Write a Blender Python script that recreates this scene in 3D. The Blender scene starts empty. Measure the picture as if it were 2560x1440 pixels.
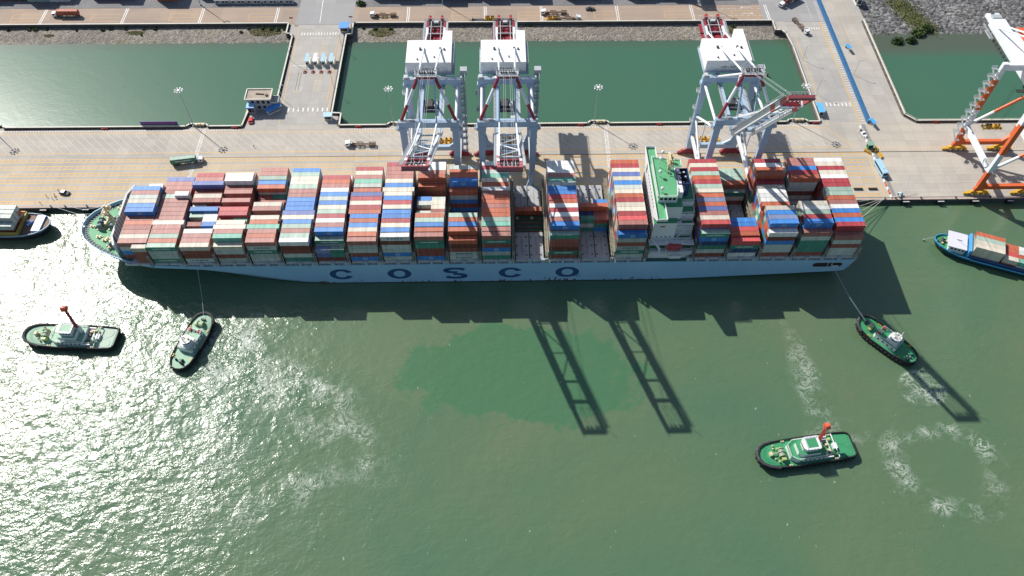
import bpy, bmesh, math, random
from mathutils import Vector, Matrix
random.seed(7)
SC = bpy.context.scene
COL = SC.collection
PI = math.pi
# ------------------------------------------------------------------ camera
cd = bpy.data.cameras.new('camera')
cd.sensor_width = 36.0
cd.lens = 36.0*1960.8/2560
cd.clip_start = 1.0
cd.clip_end = 9000
cam = bpy.data.objects.new('camera', cd)
COL.objects.link(cam)
pit, yaw, rol = math.radians(54.2985), math.radians(1.5566), math.radians(0.6120)
fw = Vector((math.sin(yaw)*math.cos(pit), math.cos(yaw)*math.cos(pit), -math.sin(pit)))
rt = Vector((math.cos(yaw), -math.sin(yaw), 0))
up = rt.cross(fw)
r2 = rt*math.cos(rol)+up*math.sin(rol)
u2 = up*math.cos(rol)-rt*math.sin(rol)
cam.matrix_world = Matrix(((r2.x, u2.x, -fw.x, 0.18), (r2.y, u2.y, -fw.y, -209.44), (r2.z, u2.z, -fw.z, 284.97), (0, 0, 0, 1)))
SC.camera = cam
# ------------------------------------------------------------------ sky and sun
EL, AZ = math.radians(42.5), math.radians(-43.4)      # AZ = direction the shadows fall
sun_dir = Vector((-math.cos(AZ)*math.cos(EL), -math.sin(AZ)*math.cos(EL), math.sin(EL)))
W = bpy.data.worlds.new('World')
SC.world = W
W.use_nodes = True
wn = W.node_tree
sky = wn.nodes.new('ShaderNodeTexSky')
sky.sky_type = 'NISHITA'
sky.sun_disc = False
sky.sun_elevation = EL
sky.sun_rotation = math.atan2(sun_dir.x, sun_dir.y)
bg = wn.nodes['Background']
bg.inputs['Strength'].default_value = 0.085
wn.links.new(sky.outputs[0], bg.inputs[0])
sl = bpy.data.lights.new('sun', 'SUN')
sl.energy = 4.6
sl.angle = math.radians(0.53)
sl.color = (1.0, 0.955, 0.89)
so = bpy.data.objects.new('sun', sl)
so.rotation_euler = (-sun_dir).to_track_quat('-Z', 'Y').to_euler()
so.location = (-200, 200, 400)
COL.objects.link(so)
SC.view_settings.view_transform = 'Standard'
SC.view_settings.look = 'None'
SC.view_settings.exposure = 0.3
SC.view_settings.gamma = 1.0
SC.cycles.max_bounces = 5
# ------------------------------------------------------------------ node helpers
def srgb(r, g, b):
    f = lambda c: ((c/255+0.055)/1.055)**2.4 if c/255 > 0.04045 else c/255/12.92
    return (f(r), f(g), f(b))
class NT:
    def __init__(s, name):
        s.m = bpy.data.materials.new(name)
        s.m.use_nodes = True
        s.t = s.m.node_tree
        s.b = s.t.nodes['Principled BSDF']
    def n(s, k, **kw):
        q = s.t.nodes.new(k)
        for a, v in kw.items():
            setattr(q, a, v)
        return q
    def l(s, a, b):
        s.t.links.new(a, b)
    def set(s, sock, v):
        if hasattr(v, 'is_output'):
            s.l(v, sock)
        else:
            sock.default_value = v
    def math(s, op, a, b=0.0, c=None, clamp=False):
        q = s.n('ShaderNodeMath', operation=op)
        q.use_clamp = clamp
        s.set(q.inputs[0], a)
        s.set(q.inputs[1], b)
        if c is not None:
            s.set(q.inputs[2], c)
        return q.outputs[0]
    def pos(s):
        if not hasattr(s, '_p'):
            s._p = s.n('ShaderNodeNewGeometry').outputs['Position']
        return s._p
    def map(s, vec, scale=(1, 1, 1), loc=(0, 0, 0), rot=(0, 0, 0)):
        q = s.n('ShaderNodeMapping')
        s.l(vec, q.inputs[0])
        q.inputs['Scale'].default_value = scale
        q.inputs['Location'].default_value = loc
        q.inputs['Rotation'].default_value = rot
        return q.outputs[0]
    def noise(s, scale, vec=None, detail=3.0, rough=0.5, dist=0.0):
        q = s.n('ShaderNodeTexNoise')
        s.l(vec if vec is not None else s.pos(), q.inputs['Vector'])
        q.inputs['Scale'].default_value = scale
        q.inputs['Detail'].default_value = detail
        q.inputs['Roughness'].default_value = rough
        q.inputs['Distortion'].default_value = dist
        return q.outputs['Fac']
    def ramp(s, fac, stops):
        q = s.n('ShaderNodeValToRGB')
        s.l(fac, q.inputs[0])
        e = q.color_ramp.elements
        while len(e) < len(stops):
            e.new(0.5)
        for i, (p, c) in enumerate(stops):
            e[i].position = p
            e[i].color = (c[0], c[1], c[2], 1) if hasattr(c, '__len__') else (c, c, c, 1)
        return q.outputs[0]
    def mix(s, fac, a, b, mode='MIX'):
        q = s.n('ShaderNodeMix', data_type='RGBA', blend_type=mode)
        s.set(q.inputs[0], fac)
        s.set(q.inputs[6], (*a, 1) if isinstance(a, tuple) else a)
        s.set(q.inputs[7], (*b, 1) if isinstance(b, tuple) else b)
        return q.outputs[2]
    def bump(s, h, strength=0.3, dist=0.1, normal=None):
        q = s.n('ShaderNodeBump')
        q.inputs['Strength'].default_value = strength
        q.inputs['Distance'].default_value = dist
        s.l(h, q.inputs['Height'])
        if normal is not None:
            s.l(normal, q.inputs['Normal'])
        return q.outputs[0]
    def fin(s, col=None, rough=0.6, metal=0.0, normal=None, spec=None):
        if col is not None:
            s.set(s.b.inputs['Base Color'], (*col, 1) if isinstance(col, tuple) else col)
        s.set(s.b.inputs['Roughness'], rough)
        s.set(s.b.inputs['Metallic'], metal)
        if spec is not None:
            s.b.inputs['Specular IOR Level'].default_value = spec
        if normal is not None:
            s.l(normal, s.b.inputs['Normal'])
        return s.m
MATS = {}
def paint(name, col, rough=0.5, wear=0.25, metal=0.0, rust=0.0):
    """painted or bare surface with soft blotchy wear"""
    if name in MATS:
        return MATS[name]
    t = NT(name)
    n = t.noise(0.35, detail=5, rough=0.65)
    d = tuple(c*(1-wear*0.75) for c in col)
    e = tuple(min(1, c*(1+wear*0.35)+0.01*wear) for c in col)
    c = t.ramp(n, [(0.3, d), (0.5, col), (0.75, e)])
    if rust > 0:
        r = t.noise(0.9, detail=6, rough=0.7)
        c = t.mix(t.ramp(r, [(0.62-rust*0.1, 0), (0.70, 0.85)]), c, (0.16, 0.065, 0.03))
    MATS[name] = t.fin(c, rough, metal)
    return MATS[name]
# ------------------------------------------------------------------ mesh helpers
class MB:
    def __init__(s):
        s.v, s.f, s.k = [], [], []
    def add(s, vs, fs, k=0):
        o = len(s.v)
        s.v += [tuple(p) for p in vs]
        for f in fs:
            s.f.append(tuple(i+o for i in f))
            s.k.append(k)
    def box(s, a, b, k=0, top=None):
        x0, y0, z0 = a
        x1, y1, z1 = b
        s.add([(x0, y0, z0), (x1, y0, z0), (x1, y1, z0), (x0, y1, z0), (x0, y0, z1), (x1, y0, z1), (x1, y1, z1), (x0, y1, z1)],
              [(0, 3, 2, 1), (0, 1, 5, 4), (1, 2, 6, 5), (2, 3, 7, 6), (3, 0, 4, 7)], k)
        o = len(s.v)-8
        s.f.append((o+4, o+5, o+6, o+7))
        s.k.append(k if top is None else top)
        return s
    def cbox(s, c, d, k=0, top=None):
        return s.box((c[0]-d[0]/2, c[1]-d[1]/2, c[2]-d[2]/2), (c[0]+d[0]/2, c[1]+d[1]/2, c[2]+d[2]/2), k, top)
    def bar(s, p, q, w, h=None, k=0, w2=None, h2=None, ref=None):
        """rectangular bar from p to q, w across, h high; w2/h2 at the far end"""
        h = w if h is None else h
        w2 = w if w2 is None else w2
        h2 = h if h2 is None else h2
        p, q = Vector(p), Vector(q)
        d = (q-p)
        if d.length < 1e-6:
            return s
        d.normalize()
        r = Vector(ref) if ref else (Vector((0, 0, 1)) if abs(d.z) < 0.95 else Vector((0, 1, 0)))
        a = d.cross(r).normalized()
        b = a.cross(d).normalized()
        vs = []
        for c, ww, hh in ((p, w, h), (q, w2, h2)):
            for i, j in ((-1, -1), (1, -1), (1, 1), (-1, 1)):
                vs.append(c+a*(i*ww/2)+b*(j*hh/2))
        s.add(vs, [(0, 3, 2, 1), (4, 5, 6, 7), (0, 1, 5, 4), (1, 2, 6, 5), (2, 3, 7, 6), (3, 0, 4, 7)], k)
        return s
    def tube(s, p, q, r, n=8, k=0, r2=None, cap=True):
        p, q = Vector(p), Vector(q)
        d = (q-p)
        if d.length < 1e-6:
            return s
        d.normalize()
        a = d.cross(Vector((0, 0, 1)) if abs(d.z) < 0.95 else Vector((0, 1, 0))).normalized()
        b = a.cross(d)
        r2 = r if r2 is None else r2
        vs = []
        for c, rr in ((p, r), (q, r2)):
            for i in range(n):
                t = 2*PI*i/n
                vs.append(c+a*(math.cos(t)*rr)+b*(math.sin(t)*rr))
        fs = [(i, (i+1) % n, n+(i+1) % n, n+i) for i in range(n)]
        if cap:
            fs += [tuple(range(n-1, -1, -1)), tuple(range(n, 2*n))]
        s.add(vs, fs, k)
        return s
    def path(s, pts, r, n=6, k=0):
        for a, b in zip(pts[:-1], pts[1:]):
            s.tube(a, b, r, n, k)
        return s
    def prism(s, poly, z0, z1, k=0, top=None):
        n = len(poly)
        z0f = z0 if callable(z0) else (lambda x, y: z0)
        z1f = z1 if callable(z1) else (lambda x, y: z1)
        vs = [(x, y, z0f(x, y)) for x, y in poly]+[(x, y, z1f(x, y)) for x, y in poly]
        s.add(vs, [(i, (i+1) % n, n+(i+1) % n, n+i) for i in range(n)]+[tuple(range(n-1, -1, -1))], k)
        o = len(s.v)-2*n
        s.f.append(tuple(o+n+i for i in range(n)))
        s.k.append(k if top is None else top)
        return s
    def lathe(s, c, prof, n=12, k=0):
        vs = []
        for r, z in prof:
            for i in range(n):
                t = 2*PI*i/n
                vs.append((c[0]+r*math.cos(t), c[1]+r*math.sin(t), c[2]+z))
        fs = []
        for j in range(len(prof)-1):
            for i in range(n):
                fs.append((j*n+i, j*n+(i+1) % n, (j+1)*n+(i+1) % n, (j+1)*n+i))
        fs += [tuple(range(n-1, -1, -1)), tuple(range((len(prof)-1)*n, len(prof)*n))]
        s.add(vs, fs, k)
        return s
    def torus(s, c, R, r, axis='z', n=12, m=6, k=0, rot=0):
        vs = []
        for i in range(n):
            t = 2*PI*i/n
            for j in range(m):
                u = 2*PI*j/m
                x, y, z = (R+r*math.cos(u))*math.cos(t), (R+r*math.cos(u))*math.sin(t), r*math.sin(u)
                if axis == 'y':
                    x, y, z = x, z, y
                elif axis == 'x':
                    x, y, z = z, x, y
                if rot:
                    x, y = x*math.cos(rot)-y*math.sin(rot), x*math.sin(rot)+y*math.cos(rot)
                vs.append((c[0]+x, c[1]+y, c[2]+z))
        s.add(vs, [(i*m+j, ((i+1) % n)*m+j, ((i+1) % n)*m+(j+1) % m, i*m+(j+1) % m) for i in range(n) for j in range(m)], k)
        return s
    def quad(s, a, b, c, d, k=0):
        s.add([a, b, c, d], [(0, 1, 2, 3)], k)
        return s
    def rail(s, pts, h=1.0, r=0.05, step=2.5, k=0, mids=1):
        for a, b in zip(pts[:-1], pts[1:]):
            a, b = Vector(a), Vector(b)
            for j in range(mids+1):
                z = Vector((0, 0, h*(j+1)/(mids+1)))
                s.bar(a+z, b+z, r*2, r*2, k)
            n = max(1, int((b-a).length/step))
            for i in range(n+1):
                p = a+(b-a)*(i/n)
                s.bar(p, p+Vector((0, 0, h)), r*2, r*2, k)
        return s
    def mesh(s, name, mats):
        m = bpy.data.meshes.new(name)
        m.from_pydata(s.v, [], s.f)
        for q in (mats if isinstance(mats, (list, tuple)) else [mats]):
            m.materials.append(q)
        m.polygons.foreach_set('material_index', s.k)
        m.validate()
        m.update()
        return m
    def build(s, name, mats, parent=None, loc=(0, 0, 0), rz=0.0, smooth=False):
        bm = bmesh.new()
        m = s.mesh(name, mats)
        bm.from_mesh(m)
        bmesh.ops.recalc_face_normals(bm, faces=bm.faces)
        bm.to_mesh(m)
        bm.free()
        if smooth:
            m.polygons.foreach_set('use_smooth', [True]*len(m.polygons))
            try:
                m.set_sharp_from_angle(angle=math.radians(40))
            except Exception:
                pass
        return link(name, m, parent, loc, rz)
def link(name, mesh, parent=None, loc=(0, 0, 0), rz=0.0):
    o = bpy.data.objects.new(name, mesh)
    COL.objects.link(o)
    o.location = loc
    o.rotation_euler = (0, 0, rz)
    if parent is not None:
        o.parent = parent
    return o
def tag(o, label=None, cat=None, group=None, kind=None):
    if label:
        o['label'] = label
    if cat:
        o['category'] = cat
    if group:
        o['group'] = group
    if kind:
        o['kind'] = kind
    return o
def empty(name, loc, rz, label, cat, group=None):
    o = bpy.data.objects.new(name, None)
    o.empty_display_size = 1
    COL.objects.link(o)
    o.location = loc
    o.rotation_euler = (0, 0, rz)
    return tag(o, label, cat, group)
def struct(o, label=None):
    o['kind'] = 'structure'
    if label:
        o['label'] = label
    return o
def kids(o):
    return [c for c in bpy.data.objects if c.parent == o]
def dup(root, loc, rz, label, group=None):
    r = root.copy()
    COL.objects.link(r)
    r.location = loc
    r.rotation_euler = (0, 0, rz)
    r['label'] = label
    if group:
        r['group'] = group
    for c in list(root.children):
        d = c.copy()
        COL.objects.link(d)
        d.parent = r
        for g in list(c.children):
            e = g.copy()
            COL.objects.link(e)
            e.parent = d
    return r
def text_mesh(body, size, offset=0.0, extrude=0.01, sx=1.0):
    cu = bpy.data.curves.new('lettering', 'FONT')
    cu.body = body
    cu.size = size
    cu.offset = offset
    cu.extrude = extrude
    cu.align_x = 'CENTER'
    cu.align_y = 'CENTER'
    cu.resolution_u = 3
    o = bpy.data.objects.new('lettering', cu)
    COL.objects.link(o)
    dg = bpy.context.evaluated_depsgraph_get()
    m = bpy.data.meshes.new_from_object(o.evaluated_get(dg))
    bpy.data.objects.remove(o)
    if sx != 1.0:
        m.transform(Matrix.Diagonal((sx, 1, 1, 1)))
    return m
# ------------------------------------------------------------------ materials
def water_mat():
    t = NT('harbour_water')
    P = t.pos()
    sep = t.n('ShaderNodeSeparateXYZ')
    t.l(P, sep.inputs[0])
    X, Y = sep.outputs[0], sep.outputs[1]
    def ell(cx, cy, rx, ry, rot=0.0, soft=0.35, wob=0.0):
        dx = t.math('SUBTRACT', X, cx)
        dy = t.math('SUBTRACT', Y, cy)
        c, s = math.cos(rot), math.sin(rot)
        a = t.math('ADD', t.math('MULTIPLY', dx, c/rx), t.math('MULTIPLY', dy, s/rx))
        b = t.math('ADD', t.math('MULTIPLY', dx, -s/ry), t.math('MULTIPLY', dy, c/ry))
        d = t.math('SQRT', t.math('ADD', t.math('MULTIPLY', a, a), t.math('MULTIPLY', b, b)))
        if wob:
            d = t.math('ADD', d, t.math('MULTIPLY', t.math('SUBTRACT', wobn, 0.5), wob))
        return d
    def inside(d, soft=0.3):
        return t.math('DIVIDE', t.math('SUBTRACT', 1.0, d), soft, clamp=True)
    wobn = t.noise(0.05, detail=5, rough=0.6)
    # turbid colour: green estuary water with olive silt plumes of sharp edge
    big = t.noise(0.011, detail=5, rough=0.55, dist=0.6)
    col = t.ramp(big, [(0.34, (0.076, 0.150, 0.084)), (0.5, (0.092, 0.155, 0.084)), (0.66, (0.112, 0.160, 0.088))])
    plume = inside(ell(10, -48, 52, 24, 0.0, wob=1.5), 0.10)
    plume2 = inside(ell(-28, -38, 70, 26, -0.1, wob=1.6), 0.12)
    col = t.mix(t.math('MULTIPLY', plume2, 0.55), col, (0.118, 0.168, 0.090))
    col = t.mix(t.math('MULTIPLY', plume, 0.8), col, (0.052, 0.152, 0.072))
    bas = t.math('GREATER_THAN', Y, 60.0)
    col = t.mix(t.math('MULTIPLY', bas, 0.85), col, (0.046, 0.132, 0.080))
    # shallow mud under the revetments
    sh = t.math('MULTIPLY', t.math('DIVIDE', t.math('SUBTRACT', Y, 162.0), 9.0, clamp=True), t.math('LESS_THAN', Y, 190.0))
    col = t.mix(t.math('MULTIPLY', sh, 0.75), col, (0.075, 0.10, 0.07))
    shr = t.math('MULTIPLY', t.math('DIVIDE', t.math('SUBTRACT', Y, t.math('ADD', 150.0, t.math('MULTIPLY', wobn, 6.0))), 8.0, clamp=True), t.math('GREATER_THAN', X, 214.0))
    col = t.mix(t.math('MULTIPLY', shr, 0.8), col, (0.085, 0.098, 0.065))
    # tug foam, plus glint-zone streaks painting ripple sparkle into the colour
    zones = [inside(ell(174, -58, 11, 9, 0), 0.3), inside(ell(-120, -36, 26, 22, 0.2, wob=1.2), 0.5),
             inside(ell(-88, -52, 46, 13, -0.35, wob=1.4), 0.5), inside(ell(-62, -76, 34, 12, -0.75, wob=1.4), 0.5),
             inside(ell(-108, -80, 12, 40, -0.1, wob=1.4), 0.5), inside(ell(-80, -98, 30, 8, 0.5, wob=1.3), 0.5),
             inside(ell(127, -58, 7, 34, 0.05, wob=1.3), 0.5), inside(ell(132, -78, 14, 9, 0, wob=1.2), 0.5)]
    rd = ell(172, -92, 24, 20, -0.2, wob=0.5)
    ring = t.math('DIVIDE', t.math('SUBTRACT', 0.26, t.math('ABSOLUTE', t.math('SUBTRACT', rd, 0.82))), 0.26, clamp=True)
    rd2 = ell(174, -58, 11, 9.5, 0, wob=0.3)
    ring2 = t.math('DIVIDE', t.math('SUBTRACT', 0.16, t.math('ABSOLUTE', t.math('SUBTRACT', rd2, 0.8))), 0.16, clamp=True)
    zones += [ring, ring2]
    wgt = [0.8, 0.95, 0.7, 0.42, 0.35, 0.4, 0.55, 0.6, 0.95, 1.0]
    fz = None
    for z, w in zip(zones, wgt):
        z = t.math('MULTIPLY', z, w)
        fz = z if fz is None else t.math('MAXIMUM', fz, z)
    fil = t.noise(0.22, detail=6, rough=0.68, dist=1.7)
    rid = t.math('SUBTRACT', 1.0, t.math('MULTIPLY', t.math('ABSOLUTE', t.math('SUBTRACT', fil, 0.5)), 13.0), clamp=True)
    fine = t.ramp(t.noise(0.09, detail=4), [(0.42, 0), (0.62, 1)])
    foam_sparkle = t.math('MULTIPLY', t.math('MULTIPLY', t.math('POWER', rid, 1.6), fine), fz, clamp=True)
    spk = t.ramp(t.noise(0.55, t.map(P, scale=(1.0, 0.55, 1), rot=(0, 0, 0.5)), detail=2), [(0.735, 0), (0.775, 0.4)])
    foam_sparkle = t.math('MAXIMUM', foam_sparkle, t.math('MULTIPLY', spk, t.math('LESS_THAN', Y, -10.0)))
    col = t.mix(t.math('MULTIPLY', foam_sparkle, 1.0, clamp=True), col, (0.62, 0.66, 0.60))
    # ripples: wind sea outside, calm basins, rough where the tugs churn
    calm = t.math('SUBTRACT', 1.0, t.math('MULTIPLY', bas, 0.95))
    w1 = t.noise(0.30, t.map(P, scale=(0.75, 1.15, 1), rot=(0, 0, 0.35)), detail=4, rough=0.62, dist=0.5)
    w2 = t.noise(0.085, t.map(P, rot=(0, 0, -0.6)), detail=3, rough=0.5, dist=0.8)
    patch = t.ramp(t.noise(0.028, detail=4, rough=0.6, dist=1.0), [(0.38, 0.45), (0.62, 1.0)])
    west = t.math('DIVIDE', t.math('SUBTRACT', t.math('ADD', -62.0, t.math('MULTIPLY', t.math('SUBTRACT', wobn, 0.5), 110.0)), X), 90.0, clamp=True)
    wind = t.math('ADD', 0.32, t.math('MULTIPLY', west, 0.62))
    amp = t.math('MULTIPLY', t.math('MULTIPLY', calm, wind), t.math('ADD', patch, t.math('MULTIPLY', fz, 1.1)))
    h = t.math('ADD', t.math('MULTIPLY', t.math('MULTIPLY', w1, 1.15), amp), t.math('MULTIPLY', t.math('MULTIPLY', w2, 0.9), t.math('MULTIPLY', calm, wind)))
    nrm = t.bump(h, 1.0, 0.62)
    t.b.inputs['IOR'].default_value = 1.52
    rough = t.math('ADD', 0.215, t.math('MULTIPLY', foam_sparkle, 0.5))
    return t.fin(col, rough, normal=nrm)
def concrete(name, base, warm, dark, slab=6.0, tyre=True, lines=0.10):
    t = NT(name)
    P = t.pos()
    n1 = t.noise(0.03, detail=6, rough=0.6, dist=0.4)
    c = t.ramp(n1, [(0.30, dark), (0.5, base), (0.7, warm)])
    st = t.noise(0.11, t.map(P, scale=(0.22, 1.6, 1)), detail=5, rough=0.65)
    c = t.mix(t.ramp(st, [(0.45, 0), (0.75, 0.35)]), c, tuple(x*0.72 for x in base))
    bl = t.noise(0.25, detail=4, rough=0.7)
    c = t.mix(t.ramp(bl, [(0.60, 0), (0.76, 0.42)]), c, tuple(min(1, x*1.3) for x in base))
    br = t.n('ShaderNodeTexBrick')
    t.l(t.map(P, scale=(1/slab, 1/slab, 1)), br.inputs['Vector'])
    br.offset = 0.0
    br.inputs['Scale'].default_value = 1.0
    br.inputs['Brick Width'].default_value = 1.0
    br.inputs['Row Height'].default_value = 1.0
    br.inputs['Mortar Size'].default_value = 0.012
    br.inputs['Color1'].default_value = (1, 1, 1, 1)
    br.inputs['Color2'].default_value = (0.88, 0.88, 0.89, 1)
    br.inputs['Mortar'].default_value = (1-lines*2.6,)*3+(1,)
    c = t.mix(1.0, c, br.outputs['Color'], 'MULTIPLY')
    oil = t.noise(0.6, detail=3)
    c = t.mix(t.ramp(oil, [(0.70, 0), (0.78, 0.35)]), c, (0.10, 0.095, 0.09))
    fn = t.noise(2.5, detail=3)
    return t.fin(c, 0.85, normal=t.bump(fn, 0.2, 0.03))
def stones(name, scale, a, b, moss=None):
    t = NT(name)
    v = t.n('ShaderNodeTexVoronoi')
    t.l(t.map(t.pos(), scale=(1, 1.25, 1)), v.inputs['Vector'])
    v.inputs['Scale'].default_value = scale
    v.inputs['Randomness'].default_value = 1.0
    sp = t.n('ShaderNodeSeparateColor')
    t.l(v.outputs['Color'], sp.inputs[0])
    c = t.ramp(sp.outputs[0], [(0.0, a), (0.6, tuple((x+y)/2 for x, y in zip(a, b))), (1.0, b)])
    n = t.noise(0.06, detail=5, rough=0.65)
    c = t.mix(t.ramp(n, [(0.38, 0.0), (0.7, 0.55)]), c, tuple(x*0.62 for x in a))
    if moss:
        m = t.noise(0.10, detail=5, rough=0.6)
        c = t.mix(t.ramp(m, [(0.58, 0), (0.70, 0.6)]), c, moss)
    h = t.ramp(v.outputs['Distance'], [(0.0, 1.0), (0.55, 0.6), (0.9, 0.0)])
    return t.fin(c, 0.9, normal=t.bump(h, 1.0, 0.55/scale*0.5))
M_WATER = water_mat()
M_QUAY = concrete('quay_concrete', (0.46, 0.42, 0.36), (0.50, 0.445, 0.37), (0.39, 0.365, 0.325))
M_ROAD = concrete('yard_road', (0.37, 0.285, 0.22), (0.41, 0.305, 0.225), (0.33, 0.265, 0.215), slab=9.0, lines=0.05)
M_PIER = concrete('pier_concrete', (0.42, 0.40, 0.365), (0.45, 0.415, 0.365), (0.37, 0.36, 0.34), slab=5.0)
M_RAMP = concrete('ramp_concrete', (0.44, 0.415, 0.37), (0.48, 0.44, 0.38), (0.36, 0.335, 0.30), slab=7.0, lines=0.07)
M_JUNC = concrete('junction_asphalt', (0.33, 0.325, 0.32), (0.36, 0.35, 0.335), (0.29, 0.29, 0.29), slab=12.0, lines=0.03)
M_GRAVEL = stones('ballast_gravel', 2.2, (0.17, 0.17, 0.175), (0.27, 0.27, 0.27))
M_REVET = stones('revetment_stone', 1.15, (0.15, 0.135, 0.115), (0.38, 0.34, 0.285), moss=(0.16, 0.14, 0.055))
M_ROCK = stones('shore_rock', 0.55, (0.060, 0.060, 0.063), (0.30, 0.295, 0.285), moss=(0.075, 0.085, 0.045))
def yellow_mat():
    t = NT('worn_yellow_paint')
    n = t.noise(0.25, detail=6, rough=0.7)
    return t.fin(t.ramp(n, [(0.34, (0.54, 0.40, 0.22)), (0.50, (0.70, 0.40, 0.07))]), 0.7)
M_YEL = yellow_mat()
def white_mat():
    t = NT('worn_white_paint')
    n = t.noise(0.4, detail=6, rough=0.7)
    return t.fin(t.ramp(n, [(0.36, (0.52, 0.50, 0.46)), (0.55, (0.74, 0.73, 0.70))]), 0.7)
M_WLINE = white_mat()
M_FAINT = paint('faint_white_paint', (0.56, 0.53, 0.48), 0.8, 0.2)
M_RAILSTEEL = paint('rail_steel', (0.10, 0.09, 0.085), 0.5, 0.3)
M_CREAM = paint('cream_coping', (0.62, 0.60, 0.52), 0.7, 0.2)
M_WALLDARK = paint('dark_wall_and_shadow', (0.13, 0.115, 0.10), 0.9, 0.4)  # dark wall face, also the painted shadow strip at its foot
M_DARKWALL = paint('dark_quay_face', (0.085, 0.085, 0.08), 0.9, 0.5)
M_WHITE = paint('white_paint', (0.74, 0.75, 0.75), 0.45, 0.10)
M_HOUSEW = paint('machinery_house_white', (0.80, 0.80, 0.79), 0.5, 0.05)
M_GREYW = paint('pale_grey_paint', (0.52, 0.53, 0.53), 0.6, 0.15)
M_BLACK = paint('black_rubber', (0.018, 0.018, 0.020), 0.75, 0.4)
M_DARK = paint('dark_machinery', (0.045, 0.045, 0.048), 0.6, 0.4)
M_GLASS = NT('dark_window_glass').fin((0.02, 0.03, 0.04), 0.12)
M_RED = paint('signal_red', (0.42, 0.045, 0.04), 0.5, 0.2)
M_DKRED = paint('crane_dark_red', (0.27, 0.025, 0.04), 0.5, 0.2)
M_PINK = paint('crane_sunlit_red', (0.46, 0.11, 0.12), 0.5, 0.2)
M_ORANGE = paint('crane_orange', (0.66, 0.125, 0.035), 0.5, 0.15)
M_CRANE = paint('crane_blue_grey', (0.36, 0.48, 0.62), 0.45, 0.10)
M_CRANEW = paint('crane_white', (0.72, 0.75, 0.78), 0.45, 0.10)
M_GALV = paint('galvanised_steel', (0.40, 0.43, 0.45), 0.5, 0.2)
M_YELLOW = paint('machine_yellow', (0.62, 0.36, 0.03), 0.5, 0.25)
M_DECKG = paint('deck_green', (0.10, 0.36, 0.17), 0.6, 0.18)
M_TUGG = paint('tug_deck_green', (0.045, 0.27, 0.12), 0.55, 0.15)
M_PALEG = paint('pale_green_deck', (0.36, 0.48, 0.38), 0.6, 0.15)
M_CREAMEQ = paint('cream_machinery', (0.62, 0.52, 0.33), 0.55, 0.25, rust=0.3)
M_BLUEROOF = paint('blue_roof_sheet', (0.07, 0.27, 0.66), 0.5, 0.10)
M_PALEBLUE = paint('pale_blue_sheet', (0.34, 0.52, 0.62), 0.5, 0.15)
M_BUSBLUE = paint('bus_pale_blue', (0.36, 0.58, 0.76), 0.35, 0.08)
M_NAVY = paint('navy_paint', (0.02, 0.05, 0.16), 0.45, 0.2)
M_HATCH = paint('hatch_cover_grey', (0.40, 0.41, 0.42), 0.7, 0.25, rust=0.25)
M_LASH = paint('lashing_bridge_steel', (0.30, 0.27, 0.20), 0.7, 0.4, rust=0.5)
M_TIMBER = paint('weathered_brown_steel', (0.17, 0.11, 0.08), 0.8, 0.4)
M_BROWN = paint('brown_frame', (0.19, 0.085, 0.055), 0.7, 0.35)
def hull_mat():
    t = NT('ship_hull_paint')
    P = t.pos()
    sep = t.n('ShaderNodeSeparateXYZ')
    t.l(P, sep.inputs[0])
    z = sep.outputs[2]
    n = t.noise(0.05, detail=5, rough=0.6)
    c = t.ramp(n, [(0.3, (0.28, 0.51, 0.68)), (0.7, (0.35, 0.58, 0.74))])
    st = t.noise(0.5, t.map(P, scale=(1.0, 1.0, 0.10)), detail=5, rough=0.7)
    c = t.mix(t.ramp(st, [(0.5, 0), (0.8, 0.22)]), c, (0.22, 0.30, 0.36))
    lo = t.math('DIVIDE', t.math('SUBTRACT', 4.6, z), 4.2, clamp=True)
    r = t.noise(0.6, t.map(P, scale=(1.0, 1.0, 0.45)), detail=7, rough=0.75)
    rr = t.noise(0.06, detail=3)
    m = t.ramp(t.math('ADD', t.math('ADD', r, t.math('MULTIPLY', lo, 0.16)), t.math('MULTIPLY', t.math('SUBTRACT', rr, 0.5), 0.45)), [(0.69, 0), (0.735, 1)])
    c = t.mix(t.math('MULTIPLY', m, t.math('GREATER_THAN', lo, 0.04)), c, (0.13, 0.062, 0.032))
    boot = t.math('LESS_THAN', z, 0.5)
    c = t.mix(boot, c, (0.035, 0.03, 0.03))
    return t.fin(c, 0.45)
M_HULL = hull_mat()
# ---- container paints
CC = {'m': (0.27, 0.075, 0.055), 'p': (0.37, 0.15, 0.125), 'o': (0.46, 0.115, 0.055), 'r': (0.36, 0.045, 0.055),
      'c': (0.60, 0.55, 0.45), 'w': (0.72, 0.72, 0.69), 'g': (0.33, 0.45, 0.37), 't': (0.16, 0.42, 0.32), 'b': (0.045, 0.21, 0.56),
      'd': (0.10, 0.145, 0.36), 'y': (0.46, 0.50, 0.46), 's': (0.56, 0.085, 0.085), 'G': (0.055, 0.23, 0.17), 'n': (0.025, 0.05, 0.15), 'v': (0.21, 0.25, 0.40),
      'k': (0.17, 0.045, 0.035)}
CNAME = {'m': 'brick red', 'p': 'faded pink-brown', 'o': 'orange-red', 'r': 'crimson', 'c': 'cream', 'w': 'white', 'g': 'pale grey-green',
         't': 'turquoise', 'b': 'bright blue', 'd': 'violet blue', 'y': 'light grey', 's': 'scarlet', 'G': 'dark green', 'n': 'navy', 'v': 'slate blue', 'k': 'dark maroon'}
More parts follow.
